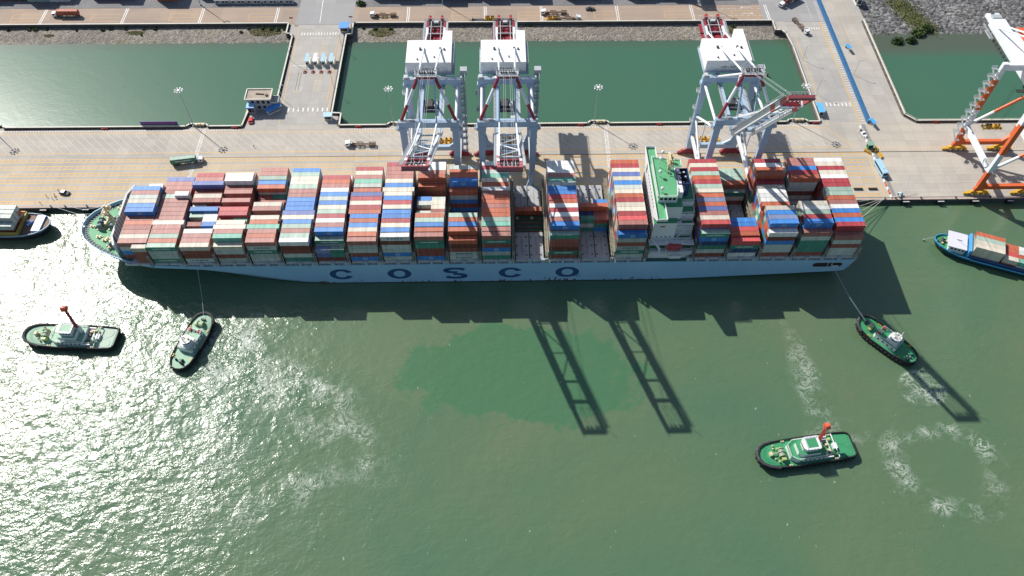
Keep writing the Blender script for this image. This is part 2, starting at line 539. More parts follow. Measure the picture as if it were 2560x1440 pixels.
def cont_mat(k):
    t = NT('container_'+CNAME[k].replace(' ', '_').replace('-', '_'))
    col = CC[k]
    P = t.pos()
    lum = sum(col)/3
    st = t.noise(0.55, t.map(P, scale=(1.5, 0.16, 0.16)), detail=4, rough=0.65)
    hi = tuple(min(0.85, c*1.12+0.035) for c in col)
    lo = tuple(c*0.80 for c in col)
    c = t.ramp(st, [(0.32, lo), (0.5, col), (0.70, hi)])
    # every box has weathered in its own way
    oi = t.n('ShaderNodeObjectInfo').outputs['Random']
    c = t.mix(1.0, c, t.ramp(oi, [(0.0, 0.82), (1.0, 1.12)]), 'MULTIPLY')
    rs = t.noise(0.42, detail=6, rough=0.75)
    c = t.mix(t.ramp(rs, [(0.66, 0), (0.74, 0.55)]), c, (0.20, 0.095, 0.05) if lum > 0.2 else (0.13, 0.06, 0.04))
    wv = t.n('ShaderNodeTexWave', wave_type='BANDS', bands_direction='X')
    t.l(P, wv.inputs['Vector'])
    wv.inputs['Scale'].default_value = 1.1
    return t.fin(c, 0.48, normal=t.bump(wv.outputs['Fac'], 0.55, 0.05))
CMAT = {k: cont_mat(k) for k in CC}
M_CASTING = paint('corner_casting', (0.55, 0.53, 0.48), 0.6, 0.3)
M_LETW = paint('lettering_white', (0.74, 0.76, 0.74), 0.6, 0.05)
M_LETN = paint('lettering_navy', (0.025, 0.045, 0.13), 0.6, 0.05)
M_LETB = paint('hull_letter_blue', (0.028, 0.085, 0.22), 0.5, 0.12)
M_EMB = paint('emblem_pale_blue', (0.40, 0.55, 0.72), 0.6, 0.05)
M_STAR = paint('emblem_star_blue', (0.12, 0.45, 0.66), 0.6, 0.05)
def leaf_mat(name, a, b):
    t = NT(name)
    n = t.noise(0.7, detail=4)
    return t.fin(t.ramp(n, [(0.3, a), (0.7, b)]), 0.7)
M_LEAF = [leaf_mat('leaf_dark', (0.030, 0.062, 0.018), (0.055, 0.10, 0.025)), leaf_mat('leaf_mid', (0.055, 0.10, 0.026), (0.10, 0.15, 0.035)),
          leaf_mat('leaf_olive', (0.085, 0.105, 0.026), (0.15, 0.16, 0.045))]
M_STEM = paint('stem_bark', (0.10, 0.075, 0.05), 0.9, 0.4)
# ------------------------------------------------------------------ setting
from mathutils import noise as mnoise
Q = 2.6            # quay level above the water
def sheet(name, x0, y0, x1, y1, z, m):
    return struct(MB().quad((x0, y0, z), (x1, y0, z), (x1, y1, z), (x0, y1, z)).build(name, m))
sheet('water', -3500, -3000, 3500, 3500, 0.0, M_WATER)
def slab(name, x0, y0, x1, y1, top, z=Q):
    return struct(MB().box((x0, y0, -4), (x1, y1, z), 0, 1).build(name, [M_DARKWALL, top]))
slab('quay', -900, 43.5, 900, 98.2, M_QUAY)
slab('pier_deck', -117.0, 98.2, -86.7, 184.0, M_PIER)
slab('pier_platform', -132.5, 98.2, -117.0, 121.0, M_PIER)
slab('pier_platform', -86.7, 98.2, -81.8, 107.2, M_PIER)
slab('pier_platform', -86.7, 173.5, -83.0, 184.0, M_PIER)
slab('pier_platform', -121.0, 174.5, -117.0, 184.0, M_PIER)
slab('causeway', 168.6, 98.2, 194.2, 184.0, M_PIER)
slab('pier_platform', 162.0, 175.0, 168.6, 184.0, M_PIER)
struct(MB().prism([(194.2, 98.2), (219.8, 98.2), (215.4, 102.8), (216.4, 184.0), (194.2, 184.0)], -4, Q, 0, 1).build('ramp_road', [M_DARKWALL, M_RAMP]))
slab('ramp_road', 194.2, 184.0, 217.4, 420.0, M_RAMP)
slab('yard_road', -900, 184.0, -117.0, 200.9, M_ROAD)
slab('yard_road', -84.0, 184.0, 158.0, 200.9, M_ROAD)
slab('road_junction', -117.0, 184.0, -84.0, 420.0, M_JUNC)
slab('road_junction', 158.0, 184.0, 194.2, 420.0, M_JUNC)
for x0, x1 in ((-900, -117.0), (-84.0, 158.0)):
    slab('gravel_strip', x0, 200.9, x1, 214.0, M_GRAVEL, Q+0.06)
    slab('yard_ground', x0, 214.0, x1, 420.0, M_ROAD, Q)
slab('yard_ground', -900, 420.0, 900, 2600.0, M_ROAD, Q-0.1)
def slope(name, x0, x1, prof, m, nx, ny, amp, freq, wav=0.0):
    """sloping stone bank: prof = list of (y, z); noise makes it uneven"""
    vs, fs = [], []
    ys = [p[0] for p in prof]
    for j in range(ny+1):
        y = ys[0]+(ys[-1]-ys[0])*j/ny
        for (ya, za), (yb, zb) in zip(prof[:-1], prof[1:]):
            if min(ya, yb)-1e-6 <= y <= max(ya, yb)+1e-6:
                z = za+(zb-za)*(y-ya)/(yb-ya)
                break
        for i in range(nx+1):
            x = x0+(x1-x0)*i/nx
            k = mnoise.noise((x*freq, y*freq, 3.1))*amp+mnoise.noise((x*freq*3.7, y*freq*3.7, 7.7))*amp*0.6
            kk = mnoise.noise((x*0.03, y*0.03, 1.3))*wav
            vs.append((x, y, z+k+kk))
    for j in range(ny):
        for i in range(nx):
            a = j*(nx+1)+i
            fs.append((a, a+1, a+nx+2, a+nx+1))
    mb = MB()
    mb.add(vs, fs)
    return struct(mb.build(name, m))
RP = [(163.0, -1.8), (170.8, 0.0), (178.0, 0.9), (183.99, 1.35)]
slope('revetment', -420, -117.1, RP, M_REVET, 430, 24, 0.22, 0.35)
slope('revetment', -86.6, 168.5, RP, M_REVET, 380, 24, 0.22, 0.35)
slope('rocky_shore', 216.3, 520, [(158.0, -2.2), (175.5, 0.0), (206.0, 2.6), (300.0, 3.4)], M_ROCK, 330, 150, 0.42, 0.5, 0.25)
# ---- painted lines
mk, mw, mf = MB(), MB(), MB()
def line(mb, x0, y0, x1, y1, w=0.25, z=None):
    z = Q+0.006 if z is None else z
    d = Vector((x1-x0, y1-y0, 0)).normalized()
    n = Vector((-d.y, d.x, 0))*(w/2)
    a, b = Vector((x0, y0, z)), Vector((x1, y1, z))
    mb.quad(a-n, b-n, b+n, a+n)
XL, XR = -330, 186.5
line(mk, XL, 94.1, 172.0, 94.1, 0.3)
line(mk, XL, 79.7, 182.0, 79.7, 0.3)
line(mk, 172.0, 94.1, 182.0, 79.7, 0.3)
x = XL
while x < 168:
    line(mf, x, 93.8, x+14.2, 80.0, 0.2)
    x += 4.62
for ya, yb in ((73.6, 75.5), (68.6, 70.8), (64.1, 65.9), (59.6, 61.5), (55.2, 56.9), (50.6, 52.4), (46.1, 47.8)):
    line(mk, XL, ya, XR, ya, 0.36)
    line(mk, XL, yb, XR, yb, 0.36)
    x = XL
    while x < XR-2:
        line(mk, x, ya+0.13, x+1.5, yb-0.13, 0.34)
        x += 2.95
line(mk, 187.6, 76.0, 187.8, 44.5, 0.5)
line(mk, 194, 77.5, 330, 77.5, 0.2)
line(mk, 194, 79.6, 330, 79.6, 0.2)
for yy in (71.5, 66, 60.5, 55, 49.5):
    line(mf, 194, yy, 330, yy, 0.14)
x = 194
while x < 330:
    line(mf, x, 77.6, x+1.3, 79.5, 0.2)
    x += 1.6
for xm in (-255.6, -151.4, -47.2, 56.2):        # ladder walkways across the apron
    for s in (-0.75, 0.75):
        line(mw, xm+s, 96.6, xm+s-0.6, 46, 0.28)
    y = 96.2
    while y > 46:
        k = (96.6-y)/50*0.6
        line(mw, xm-0.6-k, y, xm+0.6-k, y, 0.3, Q+0.010)
        y -= 0.95
# white kerb blocks painted along the rear parapets
x = -330
while x < 168:
    if not (-133 < x < -82):
        line(mw, x, 95.95, x+0.75, 95.95, 0.5)
    x += 1.42
# roads behind the basin
for xx in (-310.5, -265.6, -218.3, -173.4, -129.2, -52.0, -6.5, 26.8, 71.9, 116.4, 161.2):
    for s in (-0.55, 0.55):
        line(mw, xx+s, 200.6, xx+s+0.1, 185.0, 0.5)
for xx in (-283.5, -237.3, -191.5, -145.5, -72, -26, 13, 58, 100, 140):
    for yy in (195.1, 191.7, 188.5):
        line(mk, xx, yy, xx+16.5, yy, 0.2)
    line(mk, xx, 195.1, xx, 188.5, 0.2)
line(mw, -104.5, 230, -103.0, 185.4, 0.4)
for i in range(14):
    line(mw, -112.0+i*1.62, 176.6, -112.0+i*1.62, 174.4, 0.62)
for i in range(9):
    line(mw, -110.2+i*2.55, 112.5, -110.2+i*2.55, 109.6, 0.75)
line(mk, -114.6, 183.5, -113.6, 100.5, 0.25)
line(mk, -89.6, 172, -89.4, 100.5, 0.25)
line(mk, -91.0, 172, -90.8, 118, 0.2)
for xx in (-98.6, -96.6, -107.5, -109.0):
    line(mk, xx, 168 if xx > -100 else 142, xx, 156 if xx > -100 else 124, 0.18)
    line(mk, xx, 141, xx, 126, 0.18)
for xx in (-105.5, -101.0, -96.5):
    line(mw, xx-1.2, 140.6, xx+1.6, 140.6, 0.4)
    line(mw, xx-1.2, 171.5, xx+2.2, 171.5, 0.3)
line(mw, -113, 147.0, -105, 147.0, 0.3)
for i in range(7):
    line(mw, 176.2+i*2.1, 113.4, 176.2+i*2.1, 110.6, 0.7)
for i in range(6):
    line(mw, 181.4+i*1.4, 178.4, 181.4+i*1.4, 176.8, 0.6)
line(mk, 172.8, 172, 173.2, 96.9, 0.35)
line(mk, 190.2, 184, 190.0, 96.9, 0.35)
line(mk, 190.6, 184, 190.4, 96.9, 0.2)
y = 97.2
while y < 205:
    line(mw, 191.0, y, 193.0, y, 0.35)
    y += 2.0
for xx in (201.5, 204.0, 208.0, 210.5):
    line(mk, xx, 205, xx-0.6, 150, 0.16)
y = 187.5
while y < 206:
    line(mw, 186.5, y, 186.5, y+1.4, 0.3)
    y += 2.6
for yy, d in ((198.5, -1), (192.5, 1)):
    line(mw, 146, yy, 153, yy, 0.3)
    line(mw, 146 if d < 0 else 153, yy, 147.6 if d < 0 else 151.4, yy+0.7, 0.3)
    line(mw, 146 if d < 0 else 153, yy, 147.6 if d < 0 else 151.4, yy-0.7, 0.3)
x = 116
while x < 158:
    line(mw, x, 197.0, x+2.2, 197.0, 0.2)
    line(mw, x, 190.4, x+2.2, 190.4, 0.2)
    x += 3.6
struct(mk.build('road_marking', M_YEL), 'worn yellow lane lines and hatched bands')
struct(mw.build('road_marking', M_WLINE), 'white road lines and ladder walkways')
struct(mf.build('road_marking', M_FAINT), 'faint white diagonal bay lines')
r = MB()
line(r, -900, 76.1, 900, 76.1, 0.5, Q+0.014)
line(r, -900, 45.0, 900, 45.0, 0.35, Q+0.014)
struct(r.build('crane_rail', M_RAILSTEEL))
r = MB()
line(r, -900, 44.2, 900, 44.2, 1.1, Q+0.018)
line(r, 168.6, 97.6, 217, 97.6, 0.22, Q+0.018)
struct(r.build('cope_strip', paint('cope_pinkish', (0.44, 0.35, 0.30), 0.8, 0.2)))
r = MB()
line(r, -117, 184.0, -87, 184.0, 0.5, Q+0.018)
line(r, 168.6, 184.0, 194, 184.0, 0.35, Q+0.018)
line(r, 191.4, 96.5, 192.6, 46.0, 1.7, Q+0.018)
struct(r.build('expansion_joint', paint('joint_asphalt', (0.24, 0.23, 0.22), 0.9, 0.2)))
# ---- parapet walls
def parapet(pts, label, side=1, rail=False, shadow_strip=1.3):
    w, c, g = MB(), MB(), MB()
    for i, (a, b) in enumerate(zip(pts[:-1], pts[1:])):
        a, b = Vector((*a, 0)), Vector((*b, 0))
        d = (b-a).normalized()
        n = Vector((-d.y, d.x, 0))*side
        w.bar(a+Vector((0, 0, Q+0.5)), b+Vector((0, 0, Q+0.5)), 0.35, 1.0)
        c.bar(a-d*0.25+Vector((0, 0, Q+1.1)), b+d*0.25+Vector((0, 0, Q+1.1)), 0.75, 0.22)
        m = max(1, int((b-a).length/5.2))
        for k in range(m+1):
            p = a+(b-a)*(k/m)+n*0.55
            w.bar(p+Vector((0, 0, Q)), p+Vector((0, 0, Q+0.8)), 0.25, 0.25)
        if shadow_strip and (b-a).length > 3:
            p, q = a+n*(0.2+shadow_strip/2), b+n*(0.2+shadow_strip/2)
            line(g, p.x, p.y, q.x, q.y, shadow_strip, Q+0.010)
        if rail:
            c.rail([a+Vector((0, 0, Q+1.2)), b+Vector((0, 0, Q+1.2))], 0.9, 0.05, 3.0)
    o = w.build('parapet_wall', M_WALLDARK)
    tag(o, label, 'wall')
    c.build('coping', M_CREAM, o)
    if shadow_strip:
        g.build('shadow_strip', M_WALLDARK, o)  # dark strip paints the wall's shadow onto the ground
MASTX = (-261.8, -157.4, -53.9, 50.6, 154.9)
def bumps(x0, x1, rev=False):
    pts = [(x0, 98.0)]
    for m in MASTX:
        if x0 < m < x1-2:
            pts += [(m-3.6, 98.0), (m-1.8, 99.8), (m+6.2, 99.8), (m+8.0, 98.0)]
            struct(MB().prism([(m-4.0, 98.21), (m-2.0, 100.2), (m+6.4, 100.2), (m+8.4, 98.21)], 1.0, Q, 0, 1).build('lamp_platform', [M_DARKWALL, M_PIER]))
    pts.append((x1, 98.0))
    return pts
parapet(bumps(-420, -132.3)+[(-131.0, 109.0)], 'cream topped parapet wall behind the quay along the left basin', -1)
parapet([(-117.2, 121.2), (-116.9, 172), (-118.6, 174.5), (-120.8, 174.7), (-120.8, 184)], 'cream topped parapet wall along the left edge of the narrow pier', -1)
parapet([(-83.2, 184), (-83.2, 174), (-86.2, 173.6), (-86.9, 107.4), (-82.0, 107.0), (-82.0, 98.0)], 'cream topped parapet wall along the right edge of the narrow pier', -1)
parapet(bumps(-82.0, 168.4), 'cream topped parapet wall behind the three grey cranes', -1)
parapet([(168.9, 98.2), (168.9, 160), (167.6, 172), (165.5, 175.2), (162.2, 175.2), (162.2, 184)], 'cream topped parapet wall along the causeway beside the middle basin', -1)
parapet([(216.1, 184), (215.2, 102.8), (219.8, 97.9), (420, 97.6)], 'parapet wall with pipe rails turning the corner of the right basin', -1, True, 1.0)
parapet([(-900, 184.3), (-121, 184.3)], 'low road wall above the stone bank of the left basin', 1, False, 0)
parapet([(-83, 184.3), (162.0, 184.3)], 'low road wall above the stone bank of the middle basin', 1, False, 0)
# blue mesh fence and its kerb between pier road and ramp
f = empty('mesh_fence', (194.4, 97.0, Q), 0, 'long bright blue mesh fence between pier road and ramp', 'fence')
fp, fm = MB(), MB()
fp.bar((-0.55, 0, 0), (-0.55, 0, 2.2), 0.12)
fp.bar((0.55, 0, 0), (0.55, 0, 2.2), 0.12)
fp.bar((-0.6, 0, 2.1), (0.6, 0, 2.1), 0.1)
M_FENCE = paint('fence_blue', (0.05, 0.20, 0.42), 0.5, 0.15)
y = 0.0
while y < 112:
    y += 2.4
for s in (-0.55, 0.55):
    for z in (0.3, 0.75, 1.2, 1.65, 2.15):
        fm.bar((s, 0, z), (s, 112, z), 0.12, 0.16)
pm_ = fp.mesh('post', M_FENCE)
for i in range(47):
    link('post', pm_, f, (0, i*2.4, 0))
fm.build('mesh_panel', M_FENCE, f)
fb = MB().box((-0.7, 0, 0), (0.7, 112, 0.12))
fb.build('base', M_NAVY, f)
k = MB().box((195.6, 97.2, Q), (196.6, 206, Q+0.55)).build('kerb_wall', M_CREAM)
tag(k, 'low cream kerb wall along the ramp side of the blue fence', 'wall')
# quay front: fenders, bollards
fen = MB()
fen.box((-1.5, -1.1, -1.9), (1.5, 0, 0.9), 0)
fen.box((-1.5, -1.3, 0.9), (1.5, -0.85, 1.1), 1)
fen.tube((0, 0.0, -0.4), (0, 0.9, -0.4), 0.6, 8, 0)
fmesh = fen.mesh('fender', [M_BLACK, M_GREYW])
for i, xx in enumerate((-216.5, -196.5, 197.5, 214.5, 231.5, 248.5)):
    o = link('quay_fender', fmesh, None, (xx, 43.4, 1.3))
    tag(o, ('black rubber quay fender %s' % ('between the silver barge and the bow of the big ship' if i == 0 else 'just off the bow of the big ship' if i == 1 else
        ('%s quay fender to the right of the mooring ropes' % ('first', 'second', 'third', 'fourth')[i-2]))), 'fender', 'fenders on the quay face')
bo = MB().lathe((0, 0, 0), [(0.35, 0), (0.28, 0.35), (0.26, 0.5), (0.45, 0.6), (0.45, 0.75), (0.2, 0.82)], 10)
bmesh_ = bo.mesh('bollard', M_DARK)
for i, xx in enumerate((-213.2, -206.5, -196.2, 187.2, 192.6, 205.0, 222.0, 239.0)):
    o = link('bollard', bmesh_, None, (xx, 44.3, Q+0.02))
    tag(o, ['iron bollard holding the bow ropes of the silver barge', 'iron bollard by the red vested workers', 'iron bollard at the cope beside the ship bow',
            'bollard beside the yellow line end at the cope', 'bollard carrying the stern ropes of the ship', 'first bollard past the stern ropes on the right quay',
            'second bollard past the stern ropes on the right quay', 'bollard by the front foot of the orange crane'][i], 'bollard', 'bollards on the quay edge')
# ------------------------------------------------------------------ the container ship
YC = 20.6
BAYX = {1: -161.4, 2: -148.74, 3: -134.8, 4: -120.6, 5: -106.46, 6: -92.32, 7: -78.1, 8: -63.86, 9: -49.6, 10: -35.37, 11: -21.17,
        12: -7.08, 13: 7.35, 14: 21.79, 15: 36.1, 16: 50.42, 17: 85.33, 18: 99.54, 19: 114.2, 20: 128.9, 21: 143.2}
ship = empty('container_ship', (0, YC, 0), 0, 'huge blue-grey container ship moored along the quay, stacked with containers, big letters on its hull', 'container ship')
def sp(mb, name, m, smooth=False):
    o = mb.build(name, m, ship, (0, -YC, 0), 0, smooth)
    return o
#        xd     hd   zd   zlow  hl    xw    hw
ST = [(-185.2, 0.6, 16.8, 14.0, 0.4, -174.5, 0.06), (-184.5, 4.2, 16.8, 13.6, 3.3, -174, 0.4), (-182.2, 8.0, 16.7, 13.2, 6.7, -172.5, 1.0),
      (-178.3, 11.6, 16.6, 12.9, 10.2, -170, 1.8), (-173.5, 14.7, 16.4, 12.7, 13.4, -167, 2.8), (-167.5, 17.5, 16.0, 12.5, 16.5, -162, 4.5),
      (-161, 19.8, 15.4, 12.3, 19.1, -157, 6.0), (-150, 21.4, 14.3, 12.2, 21.2, -148, 8.5), (-140, 21.6, 13.6, 12.0, 21.6, -139, 11), (-128, 21.6, 13.1, 10.9, 21.6, -128, 13.6),
      (-120, 21.6, 13.1, 9.6, 21.6, -120, 15.5), (-108, 21.6, 13.1, 7.0, 21.6, -108, 17.8), (-97, 21.6, 13.1, 4.2, 21.6, -97, 19.5), (-86, 21.6, 13.1, 2.0, 21.6, -86, 20.9), (-75, 21.6, 13.1, 0.6, 21.6, -75, 21.5),
      (-40, 21.6, 13.1, 0.3, 21.6, -40, 21.6), (0, 21.6, 13.1, 0.3, 21.6, 0, 21.6), (64, 21.6, 13.1, 0.3, 21.6, 64, 21.5), (82, 21.6, 13.1, 0.9, 21.6, 82, 20.8), (100, 21.6, 13.1, 2.0, 21.6, 100, 19),
      (130, 21.6, 13.1, 3.8, 21.6, 130, 14), (150, 21.6, 13.1, 5.1, 21.6, 150, 8), (155.0, 21.5, 13.1, 5.4, 21.4, 152, 5), (157.2, 21.3, 13.1, 6.5, 20.6, 152.4, 4.6)]
hb = MB()
rows = []
for xd, hd, zd, zl, hl, xw, hw in ST:
    k = 0.0 if zd-zl < 1 else (zd-zl)/zd
    xl = xd+(xw-xd)*k*0.55
    dep = 1.5 if xd < -164 else 0.12
    hin = max(0.1, hd-0.35)
    half = [(xw, hw*0.7, -2.0), (xw, hw, 0.0), (xl+(xw-xl)*0.45, hl+(hw-hl)*0.42, zl*0.55), (xl, hl, zl), (xd, hd, zd), (xd+0.15, hin, zd), (xd+0.25, hin, zd-dep)]
    rows.append([(x, YC-h, z) for x, h, z in half]+[(x, YC+h, z) for x, h, z in reversed(half)])
n = len(rows[0])
vs = [p for r in rows for p in r]
fs, ks = [], []
for i in range(len(rows)-1):
    for j in range(n-1):
        if j == 6:
            continue
        fs.append((i*n+j, i*n+j+1, (i+1)*n+j+1, (i+1)*n+j))
hb.add(vs, fs)
hb.add(rows[-1], [tuple(range(n))])
hb.add(rows[0], [tuple(range(n))])
hull = sp(hb, 'hull', M_HULL)
dk = MB()
for i in range(len(rows)-1):
    a, b = rows[i][6], rows[i][7]
    c, d = rows[i+1][7], rows[i+1][6]
    dk.quad(a, b, c, d, 0 if ST[i+1][0] <= -160 else 1)
M_PASS = paint('side_passage_green', (0.05, 0.15, 0.11), 0.7, 0.3)
sp(dk, 'deck', [M_DECKG, M_PASS])
bs = MB()                       # bulwark stays seen inside the bow
for i in range(0, 8):
    for s in (0, 1):
        for tt in (0.0, 0.33, 0.66):
            pa = Vector(rows[i][6 if s == 0 else 7]).lerp(Vector(rows[i+1][6 if s == 0 else 7]), tt)
            if pa.x > -165:
                continue
            c = Vector((-168, YC, pa.z))
            d = (c-pa).normalized()
            bs.bar(pa+d*0.1, pa+d*2.3, 0.18, 0.35)
            bs.bar(pa+d*0.1+Vector((0, 0, 1.4)), pa+d*1.6, 0.14, 0.14)
sp(bs, 'bulwark_stay', M_GREYW)
wk = MB()
for i in range(0, 6):
    for s in (6, 7):
        a, b = Vector(rows[i][s]), Vector(rows[i+1][s])
        c = Vector((-166, YC, 15))
        z = Vector((0, 0, 0.03))
        wk.quad(a+z, b+z, b+(c-b).normalized()*2.0+z, a+(c-a).normalized()*2.0+z)
sp(wk, 'waterway', paint('waterway_grey_green', (0.075, 0.13, 0.125), 0.7, 0.3))
bw = MB()                       # breakwater: V shaped wall with stiffeners
bwp = [(-164.0, 3.2), (-166.2, 8.5), (-166.2, 32.7), (-164.0, 38.0)]
for a, b in zip(bwp[:-1], bwp[1:]):
    bw.bar((*a, 18.8), (*b, 18.8), 0.3, 9.0)
    bw.bar((*a, 23.4), (*b, 23.4), 0.9, 0.25, 1)
    d = Vector((b[0]-a[0], b[1]-a[1], 0))
    m = int(d.length/1.9)
    for i in range(m+1):
        p = Vector((*a, 0))+d*(i/m)
        bw.bar(p+Vector((0.1, 0, 14.5)), p+Vector((0.1, 0, 23.2)), 0.2, 1.1, 1, ref=(0, 1, 0))
bw.quad((-162.2, -0.4+1.6, 14.6), (-166.2, 8.5, 14.6), (-166.2, 8.5, 23.3), (-164.0, 3.2, 18.4), 0)
sp(bw, 'breakwater', [paint('breakwater_grey', (0.20, 0.28, 0.33), 0.6, 0.2), M_GREYW])
# bow machinery
def winch(x, y, z, s=1.0, rz=0.0, n=2):
    mb = MB()
    for i in range(n):
        mb.tube((0, -1.6*s+i*1.9*s, 1.1*s), (0, -0.2*s+i*1.9*s, 1.1*s), 0.75*s, 12, 0)
        for e in (-1.65, -0.15):
            mb.tube((0, e*s+i*1.9*s-0.06, 1.1*s), (0, e*s+i*1.9*s+0.06, 1.1*s), 1.15*s, 12, 0)
    mb.cbox((1.3*s, 0.2*s, 0.7*s), (1.0*s, 1.3*s, 1.4*s), 1)
    mb.cbox((0, 0.3*s, 0.15*s), (2.6*s, 4.6*s, 0.3*s), 1)
    mb.tube((-0.2*s, 2.0*s, 1.1*s), (-0.2*s, 2.9*s, 1.1*s), 0.4*s, 10, 1)
    return mb, (x, y, z), rz
M_WIN = [paint('winch_grey', (0.15, 0.20, 0.23), 0.6, 0.3), M_CREAMEQ]
for x, y, s, rz in ((-177.2, 21.4, 1.35, 0.0), (-172.0, 21.4, 1.35, 0.0), (-169.0, 30.5, 1.1, 0.9), (-169.2, 10.6, 1.1, 2.3), (-166.9, 17.8, 0.9, 0.3), (-168.2, 25.6, 0.8, 1.2)):
    mb, l, r = winch(x, y, 15.0, s, rz)
    mb.build('windlass' if s > 1.2 else 'mooring_winch', M_WIN, ship, (l[0], l[1]-YC, l[2]), r)
for x, y in ((-175.5, 26.5), (-174.8, 24.9), (-173.5, 12.9), (-171.8, 13.6), (-176.5, 14.6), (-181.0, 20.6), (-171.9, 31.0), (-166.6, 33.6)):
    mb = MB()
    for e in (-0.7, 0.7):
        mb.lathe((e, 0, 0), [(0.42, 0), (0.34, 0.2), (0.34, 1.0), (0.46, 1.1)], 8)
    mb.cbox((0, 0, 0.1), (2.6, 1.1, 0.2))
    mb.build('mooring_bitts', M_CREAMEQ, ship, (x, y-YC, 15.1), random.uniform(-0.6, 0.6))
fmst = MB()
fmst.tube((-170.3, 19.8, 15), (-170.3, 19.8, 30), 0.75, 10, 0, 0.45)
fmst.bar((-167.2, 19.8, 15), (-170.1, 19.8, 26), 0.4)
fmst.cbox((-170.3, 19.8, 26.4), (2.6, 5.4, 0.2))
fmst.rail([(-171.6, 17.1, 26.5), (-169, 17.1, 26.5), (-169, 22.5, 26.5), (-171.6, 22.5, 26.5), (-171.6, 17.1, 26.5)], 1.0, 0.06, 1.3)
fmst.bar((-170.3, 16.6, 29), (-170.3, 23, 29), 0.3)
fmst.cbox((-170.3, 18, 27.2), (0.9, 0.9, 1.2))
fmst.cbox((-170.3, 21.6, 27.2), (0.9, 0.9, 1.2))
sp(fmst, 'foremast', M_CREAMEQ)
# hatch covers, pedestals and lashing bridges, bay by bay
hm = MB()
for x0 in (0.0, 6.25):
    hm.box((x0+0.1, 0, 0), (x0+5.95, 14.9, 0.85))
    for i in range(3):
        for xx in (0.6, 4.8):
            hm.tube((x0+xx, 2.2+i*5.0, 0.86), (x0+xx, 2.2+i*5.0, 0.9), 0.42, 8, 1)
    hm.bar((x0+2.9, 2, 0.88), (x0+2.9, 12, 0.88), 0.12, 0.06, 1)
    hm.box((x0+0.1, -0.35, -0.6), (x0+5.95, -0.05, 0.55), 2)
hatch_mesh = hm.mesh('hatch_cover', [M_HATCH, M_DARK, M_GREYW])
cm = MB().box((0.3, 0, 0), (11.9, 42.4, 1.05))
coam = cm.mesh('hatch_coaming', M_PASS)
lb = MB()
for j in range(18):
    y = j*2.529-0.9
    for xx in (-0.45, 0.45):
        lb.bar((xx, y, 13), (xx, y, 20.6), 0.22, 0.28)
    if j < 17:
        lb.bar((-0.45, y, 15.2), (-0.45, y+2.5, 17.6), 0.14)
        lb.bar((0.45, y+2.5, 15.2), (0.45, y, 17.6), 0.14)
for z in (17.6, 20.4):
    lb.box((-0.6, -0.9, z), (0.6, 42.2, z+0.12))
    for xx in (-0.6, 0.6):
        lb.rail([(xx, -0.9, z+0.1), (xx, 42.2, z+0.1)], 1.0, 0.045, 2.5)
lash_mesh = lb.mesh('lashing_bridge', M_LASH)
el = MB()
for xx in (-0.55, 0.55):
    el.bar((xx, 0, -2), (xx*0.7, 0, 5.4), 0.28, 0.3)
for z in (0.5, 2.2, 4.0, 5.3):
    el.bar((-0.6, 0, z), (0.6, 0, z), 0.24)
end_mesh = el.mesh('end_frame', M_GREYW)
pe = MB().box((-0.62, 0, 0), (0.62, 0.95, 2.25))
pe.box((-0.75, -0.05, 2.25), (0.75, 1.0, 2.4))
ped_mesh = pe.mesh('pedestal', paint('pedestal_blue_grey', (0.36, 0.45, 0.51), 0.6, 0.15))
prev = None
for b, x in BAYX.items():
    link('hatch_coaming', coam, ship, (x, -YC, 13.1))
    for j in range(3):
        if b == 13 and j == 1:
            continue
        link('hatch_cover', hatch_mesh, ship, (x, j*14.15-YC, 14.2))
    if b > 2:
        for xx in (-1.0, 6.1):
            link('pedestal', ped_mesh, ship, (x+xx+(-0.3 if xx < 0 else 0), -0.98-YC, 13.0))
        link('pedestal', ped_mesh, ship, (x+13.2, -0.98-YC, 13.0)) if b in (16, 21) else link('pedestal', ped_mesh, ship, (x-2.6, -0.98-YC, 13.0))
    if b not in (1, 17):
        link('lashing_bridge', lash_mesh, ship, (x-1.0, -YC, 0))
        link('lashing_end_frame', end_mesh, ship, (x-1.0, -0.7-YC, 15.2))
    else:
        link('lashing_bridge', lash_mesh, ship, (x-1.1, -YC, 0)) if b == 17 else None
for x in (156.3, 63.6):
    link('lashing_bridge', lash_mesh, ship, (x, -YC, 0))
    link('lashing_end_frame', end_mesh, ship, (x, -0.7-YC, 15.2))
# cell guides seen in the open hold of the empty bay
cg = MB()
x13 = BAYX[13]
cg.box((x13+0.2, 14.9, 6.0), (x13+12.0, 28.2, 6.2), 1)
for j in range(6):
    y = 15.3+j*2.5
    for xx in (0.4, 3.0, 5.7, 6.6, 9.2, 11.8):
        cg.bar((x13+xx, y, 6), (x13+xx, y, 14.9), 0.3, 0.3)
    for zz in (14.7,):
        cg.bar((x13+0.4, y, zz), (x13+5.7, y, zz), 0.35, 0.3)
        cg.bar((x13+6.6, y, zz), (x13+11.8, y, zz), 0.35, 0.3)
        cg.bar((x13+0.4, y+0.9, zz-0.5), (x13+11.8, y+0.9, zz-0.5), 0.25, 0.3)
cg.cbox((x13+1.2, 23.5, 14.9), (1.2, 1.2, 0.5), 2)
cg.cbox((x13+7.8, 23.5, 14.9), (1.2, 1.2, 0.5), 2)
sp(cg, 'cell_guide', [M_BROWN, M_DARK, M_CREAMEQ])
rl = MB()
pts = [(x, -0.75, 13.1) for x in (-138, -60, 20, 62)]
rl.rail(pts, 1.1, 0.05, 1.9)
rl.rail([(84, -0.75, 13.1), (156.5, -0.75, 13.1), (156.8, 41.8, 13.1)], 1.1, 0.05, 1.9)
